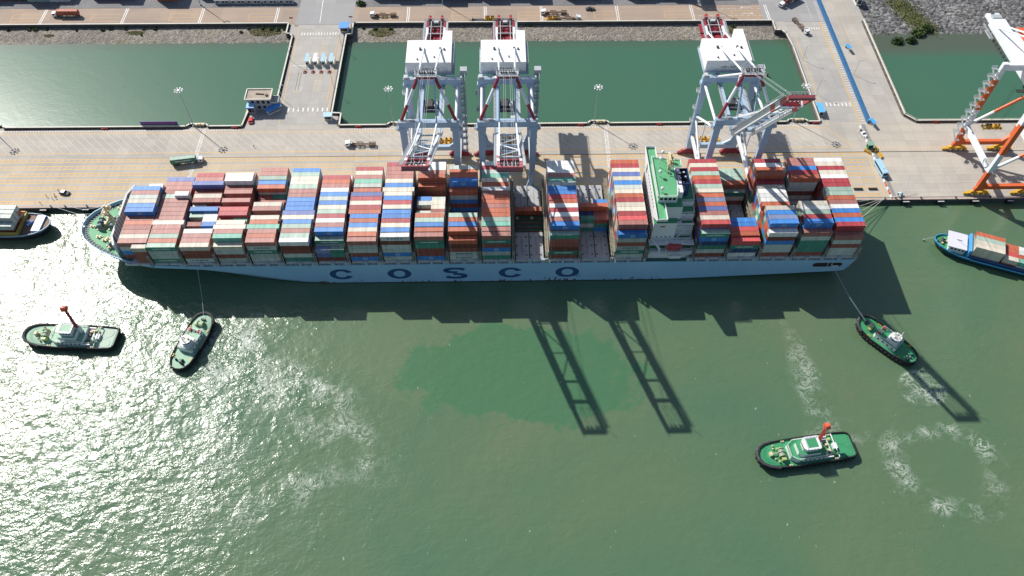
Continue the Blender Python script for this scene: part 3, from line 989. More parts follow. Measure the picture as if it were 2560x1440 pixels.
for x in range(-134, 156, 5):
    if not 62 < x < 84:
        rl.lathe((x+random.uniform(-1, 1), -0.35, 13.1), [(0.3, 0), (0.3, 0.9), (0.5, 1.0), (0.2, 1.3)], 6)
sp(rl, 'deck_railing', M_GREYW)
# hull letters
def letter(ch, w=10.6, h=7.4, tx=2.75, ty=1.45):
    mb = MB()
    N = 40
    def ringseg(a0, a1):
        n = max(6, int(N*abs(a1-a0)/(2*PI)))
        for i in range(n):
            t0, t1 = a0+(a1-a0)*i/n, a0+(a1-a0)*(i+1)/n
            p = []
            for t, o in ((t0, 1), (t1, 1), (t1, 0), (t0, 0)):
                rx, rz = (w/2, h/2) if o else (w/2-tx, h/2-ty)
                p.append((math.cos(t)*rx, 0, math.sin(t)*rz))
            mb.add(p, [(0, 1, 2, 3)])
    if ch == 'O':
        ringseg(0, 2*PI)
    elif ch == 'C':
        ringseg(0.42, 2*PI-0.42)
    else:
        # S from a centre line of varying weight
        cl = []
        for i in range(15):
            t = math.radians(18+ (272-18)*i/14)
            cl.append((math.cos(t)*(w/2-1.1), h*0.235+math.sin(t)*h*0.185+0.25, 0))
        for i in range(15):
            t = math.radians(92-(92+162)*i/14)
            cl.append((math.cos(t)*(w/2-1.1), -h*0.235+math.sin(t)*h*0.185-0.25, 0))
        pr = []
        for i, c in enumerate(cl):
            a, b = cl[max(0, i-1)], cl[min(len(cl)-1, i+1)]
            d = Vector((b[0]-a[0], b[1]-a[1]))
            d.normalize()
            nx, nz = -d.y, d.x
            tk = 0.72+0.55*abs(nx)
            pr.append(((c[0]+nx*tk, 0, c[1]+nz*tk), (c[0]-nx*tk, 0, c[1]-nz*tk)))
        for (a, b), (c, d) in zip(pr[:-1], pr[1:]):
            mb.add([a, b, d, c], [(0, 1, 2, 3)])
    return mb
for ch, x in zip('COSCO', (-69.5, -44.0, -19.3, 5.2, 30.3)):
    letter(ch).build('hull_letter', M_LETB, ship, (x, -1.012-YC, 6.6))
dm = MB()
for a, b in (((0, 0), (2.4, 0)), ((0, 0), (0, 1.6)), ((2.4, 0), (2.4, 1.6)), ((0, 1.6), (2.4, 1.6)), ((1.2, 0), (1.2, 1.6)), ((0, 0.8), (2.4, 0.8))):
    dm.box((min(a[0], b[0])-0.07, -0.005, min(a[1], b[1])-0.07), (max(a[0], b[0])+0.07, 0.005, max(a[1], b[1])+0.07))
dm.build('hull_mark', M_LETB, ship, (33.5, -1.015-YC, 3.0))
# mooring opening near the stern
mo = MB()
pl = []
for cx, a0 in ((140.2, 90), (150.6, -90)):
    for i in range(9):
        t = math.radians(a0+180*i/8)
        pl.append((cx+1.5*math.cos(t), 9.9+1.55*math.sin(t)))
mo.add([(x, -1.03, z) for x, z in pl], [tuple(range(len(pl)))], 0)
for i in range(len(pl)):
    a, b = pl[i], pl[(i+1) % len(pl)]
    mo.bar((a[0], -1.05, a[1]), (b[0], -1.05, b[1]), 0.16, 0.16, 1)
mo.box((147.8, -1.08, 8.5), (150.6, -1.035, 9.2), 2)
mo.box((145.4, -1.08, 8.5), (145.7, -1.035, 11.4), 1)
mo.box((147.2, -1.08, 8.5), (147.5, -1.035, 11.4), 1)
sp(mo, 'mooring_opening', [M_BLACK, M_GREYW, M_LETW])
# ---- accommodation block
def block(mb, x0, x1, y0, y1, z0, z1, top=1, rail=True, wins=0):
    mb.box((x0, y0, z0), (x1, y1, z1), 0, top)
    if rail:
        mb.rail([(x0+0.15, y0+0.15, z1), (x1-0.15, y0+0.15, z1), (x1-0.15, y1-0.15, z1), (x0+0.15, y1-0.15, z1), (x0+0.15, y0+0.15, z1)], 1.0, 0.06, 2.2, 0)
acc = MB()
block(acc, 65.2, 83.6, 1.2, 40.0, 13.1, 18.6, 2)
block(acc, 65.6, 83.0, 4.2, 37.0, 18.6, 22.2, 2)
block(acc, 65.6, 75.5, 4.2, 37.0, 22.2, 33.0, 2, False)
block(acc, 65.6, 77.0, 7.0, 34.0, 33.0, 40.0, 2, False)
acc.prism([(75.5, 22.2), (79.6, 22.2), (75.5, 26.5)], 0, 1, 0) if False else None
sup = sp(acc, 'superstructure', [M_WHITE, M_DECKG, M_TUGG])
def sub(mb, name, m):
    o = mb.build(name, m, sup)
    return o
wh = MB()
wh.prism([(66.6, 9.5), (74.6, 9.5), (74.6, 12), (77.2, 12), (77.2, 29.0), (66.6, 31.5)], 40.0, 43.6, 0)
wh.prism([(66.0, 9.0), (74.4, 9.0), (74.4, 11.5), (74.9, 16.0), (74.9, 26.4), (78.2, 26.4), (78.2, 30.6), (66.0, 32.2)], 43.6, 43.9, 0, 1)
wh.rail([(66.1, 9.1, 43.9), (74.2, 9.1, 43.9), (74.8, 15.0, 43.9)], 1.0, 0.07, 1.6, 0)
wh.rail([(78.1, 26.6, 43.9), (78.1, 30.5, 43.9), (66.1, 32.1, 43.9), (66.1, 9.1, 43.9)], 1.0, 0.07, 1.6, 0)
for i in range(12):
    y = 10.2+i*1.72
    wh.box((66.54, y, 41.6), (66.62, y+1.35, 43.0), 2)
for i in range(4):
    wh.box((67.2+i*1.8, 9.44, 41.6), (68.5+i*1.8, 9.52, 43.0), 2)
sub(wh, 'wheelhouse', [M_WHITE, M_DECKG, M_GLASS])
wg = MB()
wg.box((65.2, -0.6, 39.8), (69.4, 41.8, 40.1), 0, 1)
for a, b in (((65.2, -0.6), (65.2, 41.8)), ((65.2, -0.6), (69.4, -0.6)), ((65.2, 41.8), (69.4, 41.8)), ((69.4, -0.6), (69.4, 9.0)), ((69.4, 32.4), (69.4, 41.8))):
    wg.bar((*a, 40.6), (*b, 40.6), 0.22, 1.3, 0)
for y, s in ((-0.4, 1), (41.6, -1)):
    wg.prism([(69.2, y), (69.4, y), (69.4, y+s*8.5), (69.2, y+s*8.5)], lambda a, c, y=y, s=s: 39.8-0.2-abs(c-y)*0.72, 39.8, 0)
    wg.prism([(65.2, y), (65.4, y), (65.4, y+s*8.5), (65.2, y+s*8.5)], lambda a, c, y=y, s=s: 39.8-0.2-abs(c-y)*0.72, 39.8, 0)
sub(wg, 'bridge_wing', [M_WHITE, M_DECKG])
for zz, y0, y1 in ((36.6, 8.2, 32.8), (30.5, 5.4, 35.6), (27.4, 5.4, 35.6), (24.3, 5.4, 35.6), (20.6, 5.4, 35.6)):
    mb = MB()
    y = y0
    while y < y1:
        mb.box((65.52, y, zz-0.5), (65.62, y+0.7, zz+0.5), 0)
        y += 2.0
    sub(mb, 'window_row', M_GLASS)
mb = MB()
for i in range(4):
    mb.tube((68.0+i*1.9, 4.16, 24.2), (68.0+i*1.9, 4.24, 24.2), 0.36, 10, 0)
sub(mb, 'porthole_row', M_GLASS)
mb = MB().box((68.6, 4.1, 30.4), (70.6, 4.24, 31.3))
sub(mb, 'name_board', paint('board_ochre', (0.45, 0.22, 0.03), 0.6, 0.2))
ca = MB()
block(ca, 77.2, 83.4, 13.2, 28.6, 22.2, 36.5, 1)
block(ca, 75.6, 83.4, 9.0, 13.2, 22.2, 33.4, 1)
block(ca, 75.6, 83.2, 6.2, 9.0, 22.2, 29.0, 1)
for z in (25.4, 27.4, 30.5):
    ca.box((75.7, 5.2, z), (83.0, 6.2, z+0.15), 0)
    ca.rail([(75.7, 5.3, z+0.1), (83.0, 5.3, z+0.1)], 1.0, 0.06, 1.8, 0)
ca.bar((76.6, 5.0, 22.3), (80.4, 5.0, 28.6), 0.7, 0.18, 0)
ca.bar((77.5, 8.6, 29.2), (80.5, 8.6, 33.0), 0.7, 0.18, 0)
ca.box((76.2, 6.6, 29.1), (78.4, 8.0, 29.9), 0)
sub(ca, 'engine_casing', [M_WHITE, M_TUGG])
fu = MB()
fx0, fx1, fy0, fy1 = 75.6, 80.6, 16.6, 25.4
for a, b in (((fx0, fy0), (fx1, fy0)), ((fx1, fy0), (fx1, fy1)), ((fx1, fy1), (fx0, fy1)), ((fx0, fy1), (fx0, fy0))):
    fu.bar((*a, 40.2), (*b, 40.2), 0.25, 7.6, 0)
fu.box((fx0, fy0, 36.4), (fx1, fy1, 40.5), 0, 1)
for i, (x, y, r) in enumerate(((76.9, 22.6, 0.85), (78.8, 23.0, 0.6), (77.0, 19.6, 0.6), (79.0, 20.4, 0.7), (78.2, 18.2, 0.5), (79.6, 18.0, 0.35))):
    fu.tube((x, y, 40.5), (x, y, 44.2 if i < 4 else 43.2), r, 10, 1)
    fu.tube((x, y, 44.2 if i < 4 else 43.2), (x, y, 44.25 if i < 4 else 43.25), r*0.75, 10, 3)
fu.box((fx0-0.3, fy0-1.2, 33.4), (fx1+1.6, fy0, 36.4), 2)
fun = sub(fu, 'funnel', [M_NAVY, M_DARK, M_WHITE, M_GREYW])
em = MB()
for i in range(20):
    t0, t1 = math.radians(200+ 140*i/20), math.radians(200+140*(i+1)/20)
    em.add([(math.cos(t0)*1.0, 0, math.sin(t0)*1.0), (math.cos(t1)*1.0, 0, math.sin(t1)*1.0), (math.cos(t1)*0.72, 0, math.sin(t1)*0.72), (math.cos(t0)*0.72, 0, math.sin(t0)*0.72)], [(0, 1, 2, 3)])
em.box((-0.13, -0.003, -1.0), (0.13, 0.003, 1.1))
em.box((-0.55, -0.003, 0.55), (0.55, 0.003, 0.8))
em.box((-1.2, -0.003, -1.6), (1.2, 0.003, -1.3))
o = em.build('funnel_emblem', M_LETW, sup, (78.1, fy0-0.16, 41.6))
mt = MB()                      # radar mast lying along the monkey island
mt.bar((72.6, 25.2, 43.9), (72.6, 25.2, 53.0), 0.9, 0.9, 0, 0.5, 0.5)
mt.cbox((72.6, 25.2, 48), (2.4, 5.6, 0.25))
mt.cbox((72.6, 25.2, 51), (2.0, 4.2, 0.25))
mt.rail([(71.5, 22.5, 48.1), (73.7, 22.5, 48.1), (73.7, 27.9, 48.1), (71.5, 27.9, 48.1), (71.5, 22.5, 48.1)], 1.0, 0.08, 1.4)
mt.bar((72.0, 22.6, 49.5), (72.0, 27.6, 49.5), 0.35)
mt.bar((72.0, 23.4, 52.2), (72.0, 27.0, 52.2), 0.35)
mt.bar((72.6, 21.0, 43.9), (72.6, 24.4, 50.5), 0.3)
sub(mt, 'radar_mast', M_CREAMEQ)
mt = MB()
for x, y, h in ((68.8, 26.3, 4.5), (68.2, 21.0, 2.2), (70.2, 30.6, 4.0), (73.4, 30.6, 3.0), (68.0, 12.0, 1.6)):
    mt.tube((x, y, 43.9), (x, y, 43.9+h), 0.14, 6)
    mt.lathe((x, y, 43.9+h), [(0.2, 0), (0.75, 0.35), (0.75, 0.9), (0.3, 1.4)], 10)
sub(mt, 'antenna_dome', M_WHITE)
mt = MB()
mt.rail([(65.4, -0.8, 18.7), (83.4, -0.8, 18.7), (83.4, 4.0, 18.7)], 1.1, 0.09, 2.0)
mt.rail([(65.4, 4.0, 22.3), (83.4, 4.0, 22.3), (83.4, 12.0, 22.3)], 1.1, 0.09, 2.0)
mt.box((65.2, -0.9, 18.3), (84.0, 1.4, 18.62))
mt.box((64.8, 1.3, 21.9), (84.2, 4.4, 22.15))
mt.box((74.0, -0.98, 15.4), (79.0, 0.2, 17.2))
sub(mt, 'boat_deck', M_WHITE)
lf = MB()
L = 7.4
prof = [(-0.5, 0.15, 0.5), (-0.44, 0.62, 0.8), (-0.3, 0.95, 1.0), (0.0, 1.0, 1.0), (0.3, 0.95, 1.0), (0.44, 0.62, 0.8), (0.5, 0.15, 0.5)]
vs = []
for t, w, h in prof:
    for i in range(12):
        a = 2*PI*i/12
        vs.append((t*L, math.cos(a)*1.35*w, math.sin(a)*1.45*h+(0.15 if math.sin(a) > 0 else 0)))
lf.add(vs, [(j*12+i, j*12+(i+1) % 12, (j+1)*12+(i+1) % 12, (j+1)*12+i) for j in range(6) for i in range(12)]+[tuple(range(12)), tuple(range(72, 84))])
lf.cbox((-1.6, 0, 1.65), (1.8, 1.3, 0.6))
for e in (-2.0, 0.2, 1.8):
    lf.cbox((e, -1.22, 0.75), (0.7, 0.2, 0.35), 1)
lf.build('lifeboat', [paint('lifeboat_red', (0.40, 0.06, 0.06), 0.5, 0.15), M_GLASS], ship, (75.6, 0.9-YC, 21.0), 0, True)
dv = MB()
for x in (72.3, 79.0):
    dv.bar((x, 2.6, 18.7), (x, 2.4, 23.6), 0.4)
    dv.bar((x, 2.4, 23.6), (x, 0.3, 24.0), 0.35)
    dv.bar((x, -0.6, 18.7), (x, 1.2, 20.0), 0.35)
sp(dv, 'davit', M_WHITE)
pc = MB()
pc.tube((69.3, 0.2, 18.7), (69.3, 0.2, 20.5), 0.6, 10)
pc.bar((69.3, 0.2, 20.4), (65.6, 2.8, 24.5), 0.5, 0.6, 0, 0.3, 0.3)
pc.bar((69.9, 0.4, 20.4), (65.9, 3.2, 24.5), 0.2)
sp(pc, 'provision_crane', M_WHITE)
# ------------------------------------------------------------------ the containers
ORD = ['nearest', 'second', 'third', 'fourth', 'fifth', 'sixth', 'seventh', 'eighth', 'ninth', 'tenth', 'eleventh', 'twelfth', 'thirteenth', 'fourteenth',
       'fifteenth', 'sixteenth', 'seventeenth', 'eighteenth', 'nineteenth', 'twentieth', 'twenty-first']
BORD = ['first']+ORD[1:]
CMESH = {}
CH, CW = 2.6, 2.438
def cont_mesh(k, L):
    key = (k, L)
    if key in CMESH:
        return CMESH[key]
    mb = MB()
    e = 0.05
    mb.box((e, e, 0.12), (L-e, CW-e, CH-0.04), 0, 2)
    for x in (0, L-0.18):
        for y in (0, CW-0.16):
            mb.box((x, y, 0.12), (x+0.18, y+0.16, CH-0.12), 0)
            for z in (0, CH-0.12):
                mb.box((x-0.01, y-0.01, z), (x+0.19, y+0.17, z+0.125), 1)
    for y in (0, CW-0.1):
        mb.box((0.19, y, 0.0), (L-0.19, y+0.1, 0.16), 0)
        mb.box((0.19, y+0.01, CH-0.1), (L-0.19, y+0.09, CH-0.015), 0)
    for x in (0, L-0.12):
        mb.box((x, 0.17, 0.0), (x+0.12, CW-0.17, 0.16), 0)
        mb.box((x+0.01, 0.17, CH-0.1), (x+0.11, CW-0.17, CH-0.015), 0)
    for y in (0.42, 0.85, 1.55, 1.98):
        mb.box((0.0, y, 0.16), (0.045, y+0.06, CH-0.1), 0)
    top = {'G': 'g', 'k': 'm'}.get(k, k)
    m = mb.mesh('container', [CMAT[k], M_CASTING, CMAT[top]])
    CMESH[key] = m
    return m
TXT = {}
def txt(kind):
    if kind not in TXT:
        if kind == 'CS':
            m, mat = text_mesh('CHINA SHIPPING', 0.95, 0.035, 0.004, 1.05), M_LETW
        elif kind == 'CO':
            m, mat = text_mesh('C O S C O', 1.15, 0.05, 0.004, 1.25), M_LETN
        elif kind == 'MK':
            m, mat = text_mesh('MAERSK', 1.9, 0.06, 0.004, 1.15), M_LETN
        m.transform(Matrix.Rotation(PI/2, 4, 'X'))
        m.materials.clear()
        m.materials.append(mat)
        TXT[kind] = m
    return TXT[kind]
eb = MB()
N = 20
for i in range(N):
    a, b = 2*PI*i/N, 2*PI*(i+1)/N
    eb.add([(math.cos(a)*1.05, 0, math.sin(a)*0.85), (math.cos(b)*1.05, 0, math.sin(b)*0.85), (math.cos(b)*0.9, 0, math.sin(b)*0.72), (math.cos(a)*0.9, 0, math.sin(a)*0.72)], [(0, 1, 2, 3)])
for z, w in ((0.45, 0.68), (0.15, 0.86), (-0.15, 0.86), (-0.45, 0.68)):
    eb.box((-w, -0.003, z-0.07), (w, 0.003, z+0.07))
EMB = eb.mesh('emblem', M_EMB)
st = MB()
st.box((-0.75, -0.003, -0.75), (0.75, 0.003, 0.75), 0)
for i in range(7):
    a = PI/2+2*PI*i/7
    b, c = a-0.25, a+0.25
    st.add([(math.cos(a)*0.68, -0.012, math.sin(a)*0.68), (math.cos(b)*0.28, -0.012, math.sin(b)*0.28), (0, -0.012, 0), (math.cos(c)*0.28, -0.012, math.sin(c)*0.28)], [(0, 1, 2, 3)], 1)
STAR = st.mesh('star', [M_STAR, M_LETW])
sm = MB().box((-0.55, -0.003, -0.12), (0.55, 0.003, 0.12))
SMARK = {'y': sm.mesh('mark', paint('mark_maroon', (0.25, 0.04, 0.05), 0.6, 0.1)), 'm': MB().box((-0.07, -0.003, -0.8), (0.07, 0.003, 0.8)).mesh('mark', M_CASTING)}
GRP = 'containers stacked on the big ship'
def place(k, x, y, z, h, L, label, mark='', group=GRP, rz=0.0):
    o = link('shipping_container', cont_mesh(k, L), None, (x, y, z), rz)
    o.scale = (1, 1, h/CH)
    tag(o, label, 'container', group)
    kid = []
    if mark == '*':
        kid.append(('lettering', txt('CO' if k in 'yw' else 'CS'), L*0.5, 1.3))
    elif mark == 'K':
        kid.append(('lettering', txt('MK'), L*0.56, 1.25))
        kid.append(('emblem', STAR, L*0.17, 1.3))
    elif mark == '#':
        kid.append(('emblem', EMB, L*0.5, 1.3))
    if mark and L > 10 and k in ('y', 'w', 'c') and mark == '-':
        kid.append(('stencil', SMARK['y'], 1.7, 2.0))
    if mark == '-' and k in 'mkGtno':
        kid.append(('stencil', SMARK['m'], 0.75, 1.35))
    for nm, me, xx, zz in kid:
        c = link(nm, me, o, (xx, -0.013, zz))
    return o
BAYS = {
 1: '-|3.8c 4p 4c 4p 4k 4o 4p 5b 5b 5c 5y 5p 5b -|4.5w',
 2: '4G 4o 4g 4p 4p 4c+ 4p 4p 4p 4p 4p 4g|4.65w 4m 4p 4p 4d',
 3: '4c 4p 4p 4w 2m|2y 3.5m|3.5b 2.5m|3.5w 3.5g|3.5w 4b 3.4c|3.4r 4m 4c 4m 5.1d+ 5p 5r',
 4: '4c 5t 5p 5c+ 5c 4.4m|4.4t 5r 5s 3.8m 5p 3m 5p 5m 6w 6w 5m',
 5: '5p 5o 5p 5t+ 5o 5c 4m 5p 5c 4m 3.5m 3.6m|3.6G 5.1o 5.1b 5.2g 5.2p 5.2p',
 6: '5w 5g 5p 5g 5b 5c+ 5d+ 5b 5b 5b 5p 5p 5g 5c 5c 5g 5b',
 7: '2.9v|2.9G 4.1G 5.2b 5.2p 5.2w 5.2r 5.2g 5.2c 5.2b 5.2y 5.2b 5.2w 5.2p 5.2o 5.2r 4w 3m',
 8: '5p 5.1o 5.1c 5.1b 5.1o 5.1b 5.1o+ 5.1r+ 5.1c+ 5.1r+ 5.1d+ 5.1o 5.2y 5.2t 5.2p 5.2c 5.2r',
 9: '6w 6.1b 6.1c 6.1r 6.1b 6.1b 6.2c 6.2r 6.2b 6.2c 6.2c+ 6.2b 6.2c 6.2p 6.2p 6.2p 6.2r',
 10: '6p 6.1o 6.2b 6.2g 6.2o 5.2g 4.6y|5m 4m|5c 4.9y|5c 4.9b|4.8y 3m 3m 5.2o 6.3o 6.2p 6.2w 6.2w',
 11: '5o 6.1o 6.2b 6.2o 6.2g 1m 1m 1m 1m 1m 6o 7.3b 7.3o 7.3o 7.3y',
 12: '6p 6.1p 6.2t 6.2g 6.2o 6.2o 6.2p 6.2o 6.2o 6.2p 6.2w 6.2o 6.2c 6.2t 6.2y 6.2r 6.2w',
 13: '- - - - - - - - - - 1o',
 14: '6G 7.2b 7.2p 7.2w 7.2r 7.2w 7.2o 7.2r 7.2b 7.2b 7.2y 7.2t 7.2p 7.2w 7.2w 7.2w',
 15: '- - - - - - 3G|3m 3n|3m 4o 1y|3.8b',
 16: '6b 7.3p 7.3s 7.3r 7.3c 7.3c 7.3r 7.3o 7.3c 7.3y 7.3b 7.3c 7.3d 7.3c 7.3r 7.3o',
 17: '6G 7.2s 7.2c 7.2p 7.2d 7.2o 7.2v 7.2o 7.3c 7.3g 7.3r 7.3o 7.3g 7.3r 7.3c 7.3r',
 18: '4s 4.3o 4.3s 4.3b 4.3b - - - - - - - 3G 4o 4g 4g 4g',
 19: '6w 7.2b 7.2v 7.2b 7.2c 5m 6o 6w 6w 6w 6c 6.2r 7.2o 7.2o 7.2w 7.2r',
 20: '6p 7.2b 7.2r 7.2g 7.2w 7.2c 2y 2y 2m 2y 2y 7.4o 7.4r 7.4b 7.4p 7.4p',
 21: '5p 6.4r 6.35b 6.35o 6.35b 6.35w 6.35p 6.35o 6.35g 6.35g 6.35r 6.35r 6.35w 6.35c 6.35r 6.35c 6.35w'}
# boxes below the top one that the photo shows, bottom to top, keyed (bay, row, half)
LOWER = {(1, 0, 1): 'm m m', (2, 0, 0): 'G* y- y-', (3, 0, 0): 'y* m m-', (4, 0, 0): 'y- m y-', (5, 0, 0): 'y- y- G* y*', (6, 0, 0): 'G y- m k',
 (7, 0, 0): 'k d', (7, 0, 1): 'k G-', (8, 0, 0): 'b# m- y- y-', (9, 0, 0): 'y- b# y- y- k', (10, 0, 0): 'b# m- m- G- G*', (11, 0, 0): 'y* y* m- k-',
 (12, 0, 0): 'G- y- b# m- G*', (14, 0, 0): 'm- G* k- m- m-', (16, 0, 0): 'y- G* y* m y-', (17, 0, 0): 'm y- G- n- b#', (18, 0, 0): 'w- n- G*',
 (19, 0, 0): 'm- y- y- b# k-', (20, 0, 0): 'm G* G* G* y', (21, 0, 0): 'y- y- m- yK', (11, 10, 0): 'm b# m b# y-', (20, 11, 0): 'm m y k y- y*',
 (15, 6, 0): 'G y', (15, 6, 1): 'b# G', (18, 12, 0): 'm c', (1, 1, 0): 'm b y-', (10, 12, 0): 'k k m m'}
TOPMARK = {(2, 0): '*', (5, 0): '-', (7, 1): '*', (7, 2): '#', (9, 0): '*', (10, 0): '-', (1, 7): '#', (11, 11): '#', (14, 0): '-', (14, 1): '#', (16, 0): '#', (17, 0): '*',
           (19, 1): '#', (20, 1): '#', (20, 0): '-', (21, 0): '-', (21, 1): '-', (20, 11): '-', (19, 0): '-', (11, 0): '-', (8, 0): '-'}
core = MB()
CK = list('mmmppoorcwygGtbbdk')
CIDX = {k: i for i, k in enumerate(CC)}
BASE = 15.1
LIST = []
for b, txts in BAYS.items():
    x0 = BAYX[b]
    ent = txts.split()
    tops = []
    for e in ent:
        hv = e.split('|')
        tops.append([0.0 if s == '-' else float(s.rstrip('+')[:-1]) for s in (hv if len(hv) == 2 else hv*2)])
    for r, e in enumerate(ent):
        if e == '-':
            continue
        y = r*2.529
        hv = e.split('|')
        for hi, s in enumerate(hv):
            if s == '-':
                continue
            wide = s.endswith('+')
            s = s.rstrip('+')
            T, k = float(s[:-1]), s[-1]
            n = max(1, int(T+0.45))
            h = T*2.65/n
            x, L = x0, 12.19
            if len(hv) == 2:
                x, L = x0+hi*6.13, 6.06
            elif wide:
                x, L = x0-0.77, 13.72
            nxt = 0.0 if r == 0 else (tops[r-1][hi] if len(hv) == 2 else min(tops[r-1]))
            nm = CNAME[k]
            where = '%s bay' % BORD[b-1]
            if len(hv) == 2:
                lab = '%s short container, %s half, %s row of the %s from the bow' % (nm, 'bow' if hi == 0 else 'stern', ORD[r], where)
            elif r == 0:
                lab = '%s container topping the near side row of the %s from the bow' % (nm, where)
            else:
                lab = '%s container topping the %s row, counted from the near side, of the %s' % (nm, ORD[r], where)
            area = L*(max(0, min(11, 11-(nxt-T)*10))+max(0, min(10, (T-nxt)*10)))*(1-0.008*r)
            LIST.append((area, k, x, y, BASE+(n-1)*h, h-0.02, L, lab, TOPMARK.get((b, r), '') if len(hv) == 1 else ''))
            low = LOWER.get((b, r, hi), '').split()
            for t in range(n-1):
                z = BASE+t*h
                tt = T*(t+1)/n
                kk, mk_ = (low[t][0], low[t][1:]) if t < len(low) else (random.choice(CK), '')
                side = 'on the near side' if r == 0 else 'in the %s row' % ORD[r]
                lab = '%s %scontainer, %s tier up %s of the %s' % (CNAME[kk], 'short ' if len(hv) == 2 else '', BORD[t], side, where)
                if len(hv) == 2:
                    lab += ', %s half' % ('bow' if hi == 0 else 'stern')
                area = L*max(0, min(10, (tt-nxt)*10))*(1-0.008*r) if t < len(low) else 0
                LIST.append((area, kk, x if not wide else x0, y, z, h-0.02, L if not wide else 12.19, lab, mk_))
LIST.sort(key=lambda q: -q[0])
for i, (area, k, x, y, z, h, L, lab, mk_) in enumerate(LIST):
    if i < 272:
        place(k, x, y, z, h, L, lab, mk_)
    else:
        core.box((x, y, z), (x+L, y+2.43, z+h), CIDX[k])
o = core.build('container_tiers', [CMAT[k] for k in CC])
tag(o, 'lower tiers and small far boxes under the top containers on the big ship', 'containers', None, 'stuff')
# ------------------------------------------------------------------ ship-to-shore cranes
def grey_crane(cx, ang, label, boomx=0.0):
    root = empty('gantry_crane', (cx, 45.0, Q), 0, label, 'gantry crane', 'blue-grey ship-to-shore cranes on the quay')
    B = lambda mb, name, m, par=root: mb.build(name, m, par)
    YL = 31.1
    MC = [M_CRANE, M_CRANEW, M_DKRED, M_DARK, M_GALV]
    for y in (0, YL):
        mb = MB().box((-12.4, y-0.85, 4.3), (12.4, y+0.85, 6.9))
        B(mb, 'sill_beam', M_CRANE)
        for x in (-10.3, 10.3):
            b = MB()
            b.prism([(x-5.2, 0.9), (x+5.2, 0.9), (x+3.6, 3.0), (x+1.5, 4.3), (x-1.5, 4.3), (x-3.6, 3.0)], y-0.7, y+0.7)
            for v in range(len(b.v)):
                px, pz, py = b.v[v]
                b.v[v] = (px, py, pz)
            for i in range(4):
                wx = x-4.2+i*2.8
                b.tube((wx, y-0.35, 0.45), (wx, y+0.35, 0.45), 0.45, 10, 1)
                b.cbox((wx, y, 1.1), (1.9, 1.5, 0.7), 0)
            b.cbox((x+(5.6 if x > 0 else -5.6), y, 0.8), (0.9, 1.0, 0.7), 0)
            B(b, 'bogie', [M_DKRED, M_DARK])
    for x in (-11.3, 11.3):
        for y, zt in ((0, 48.4), (YL, 45.8)):
            l = MB()
            l.bar((x, y, 6.9), (x, y, zt), 2.5, 1.9, 0, 2.9, 1.9, ref=(0, 1, 0))
            s = -1 if x > 0 else 1
            for sg in (s,):
                l.add([(x+sg*1.2, y-0.5, 6.9), (x+sg*6.0, y-0.5, 6.9), (x+sg*2.6, y-0.5, 9.6), (x+sg*1.2, y-0.5, 15), (x+sg*1.2, y+0.5, 6.9), (x+sg*6.0, y+0.5, 6.9), (x+sg*2.6, y+0.5, 9.6), (x+sg*1.2, y+0.5, 15)],
                      [(0, 1, 2, 3), (4, 5, 6, 7), (0, 1, 5, 4), (1, 2, 6, 5), (2, 3, 7, 6), (3, 0, 4, 7)])
            l.cbox((x, y, zt-0.9), (4.2, 2.6, 1.8))
            B(l, 'leg', M_CRANE)
        t = MB()
        t.tube((x, 0.3, 46.6), (x, YL-0.3, 44.6), 0.62, 10)
        t.tube((x, YL-0.3, 25.0), (x, 0.3, 45.2), 0.58, 10)
        t.tube((x, YL-0.3, 24.0), (x, 0.3, 11.5), 0.55, 10)
        t.bar((x, YL-0.5, 13.0), (x, 0.5, 13.0), 1.2, 1.6)
        t.tube((x, 15.5, 13.4), (x, 15.5, 35.0), 0.3, 8)
        B(t, 'side_brace', M_CRANEW)
    p = MB().box((-13.0, -1.1, 48.4), (13.0, 1.1, 51.4))
    p.cbox((-7.2, -0.2, 52.2), (2.2, 1.6, 1.6), 1)
    B(p, 'portal_beam', [M_CRANE, M_GREYW])
    p = MB().box((-13.0, YL-1.1, 45.8), (13.2, YL+1.1, 48.8))
    p.cbox((-11.8, YL, 49.4), (1.8, 2.0, 1.2), 1)
    for x in (-4.2, 4.2):
        p.cbox((x, YL, 45.4), (1.6, 1.8, 1.0))
    B(p, 'portal_beam', [M_CRANE, M_GREYW])
    g = MB()
    GX = 4.15
    for x in (-GX, GX):
        g.box((x-0.55, -1.0, 42.6), (x+0.55, 60, 45.4), 0)
        g.box((x-0.55, 60, 42.6), (x+0.55, 66, 45.4), 2)
        g.box((x-0.55, 66, 42.6), (x+0.55, 73, 45.4), 1)
        g.box((x-0.55, 73, 42.6), (x+0.55, 78.4, 45.4), 2)
        sx = 1 if x > 0 else -1
        g.box((x+sx*0.6, -1, 45.1), (x+sx*1.7, 78, 45.2), 4)
        g.rail([(x+sx*1.7, -1, 45.2), (x+sx*1.7, 78, 45.2)], 1.1, 0.05, 2.6, 4)
    for y in (52, 57.5, 63, 68.5, 74, 78.2):
        g.bar((-GX, y, 45.0), (GX, y, 45.0), 0.4, 0.5, 4)
    for x in (-2.4, 2.4):
        g.bar((x, 52, 45.3), (x, 78.4, 45.3), 0.35, 0.35, 4)
    g.rail([(-5.6, 78.6, 45.2), (5.6, 78.6, 45.2)], 1.3, 0.08, 1.4, 4)
    B(g, 'trolley_girder', MC)
    r = MB()
    r.box((-4.2, 70.4, 42.2), (4.2, 76.5, 43.6), 0)
    r.box((-6.4, 62.5, 42.2), (6.4, 71.5, 42.5), 0)
    r.box((-6.4, 70.5, 42.2), (-4.7, 78.5, 42.5), 0)
    for x in (-3.1, -1.2, 1.3, 3.0):
        for y in (71.4, 73.6, 75.6):
            r.tube((x-0.2, y, 44.6), (x+0.2, y, 44.6), random.uniform(0.6, 0.95), 10, random.choice((0, 1, 0)))
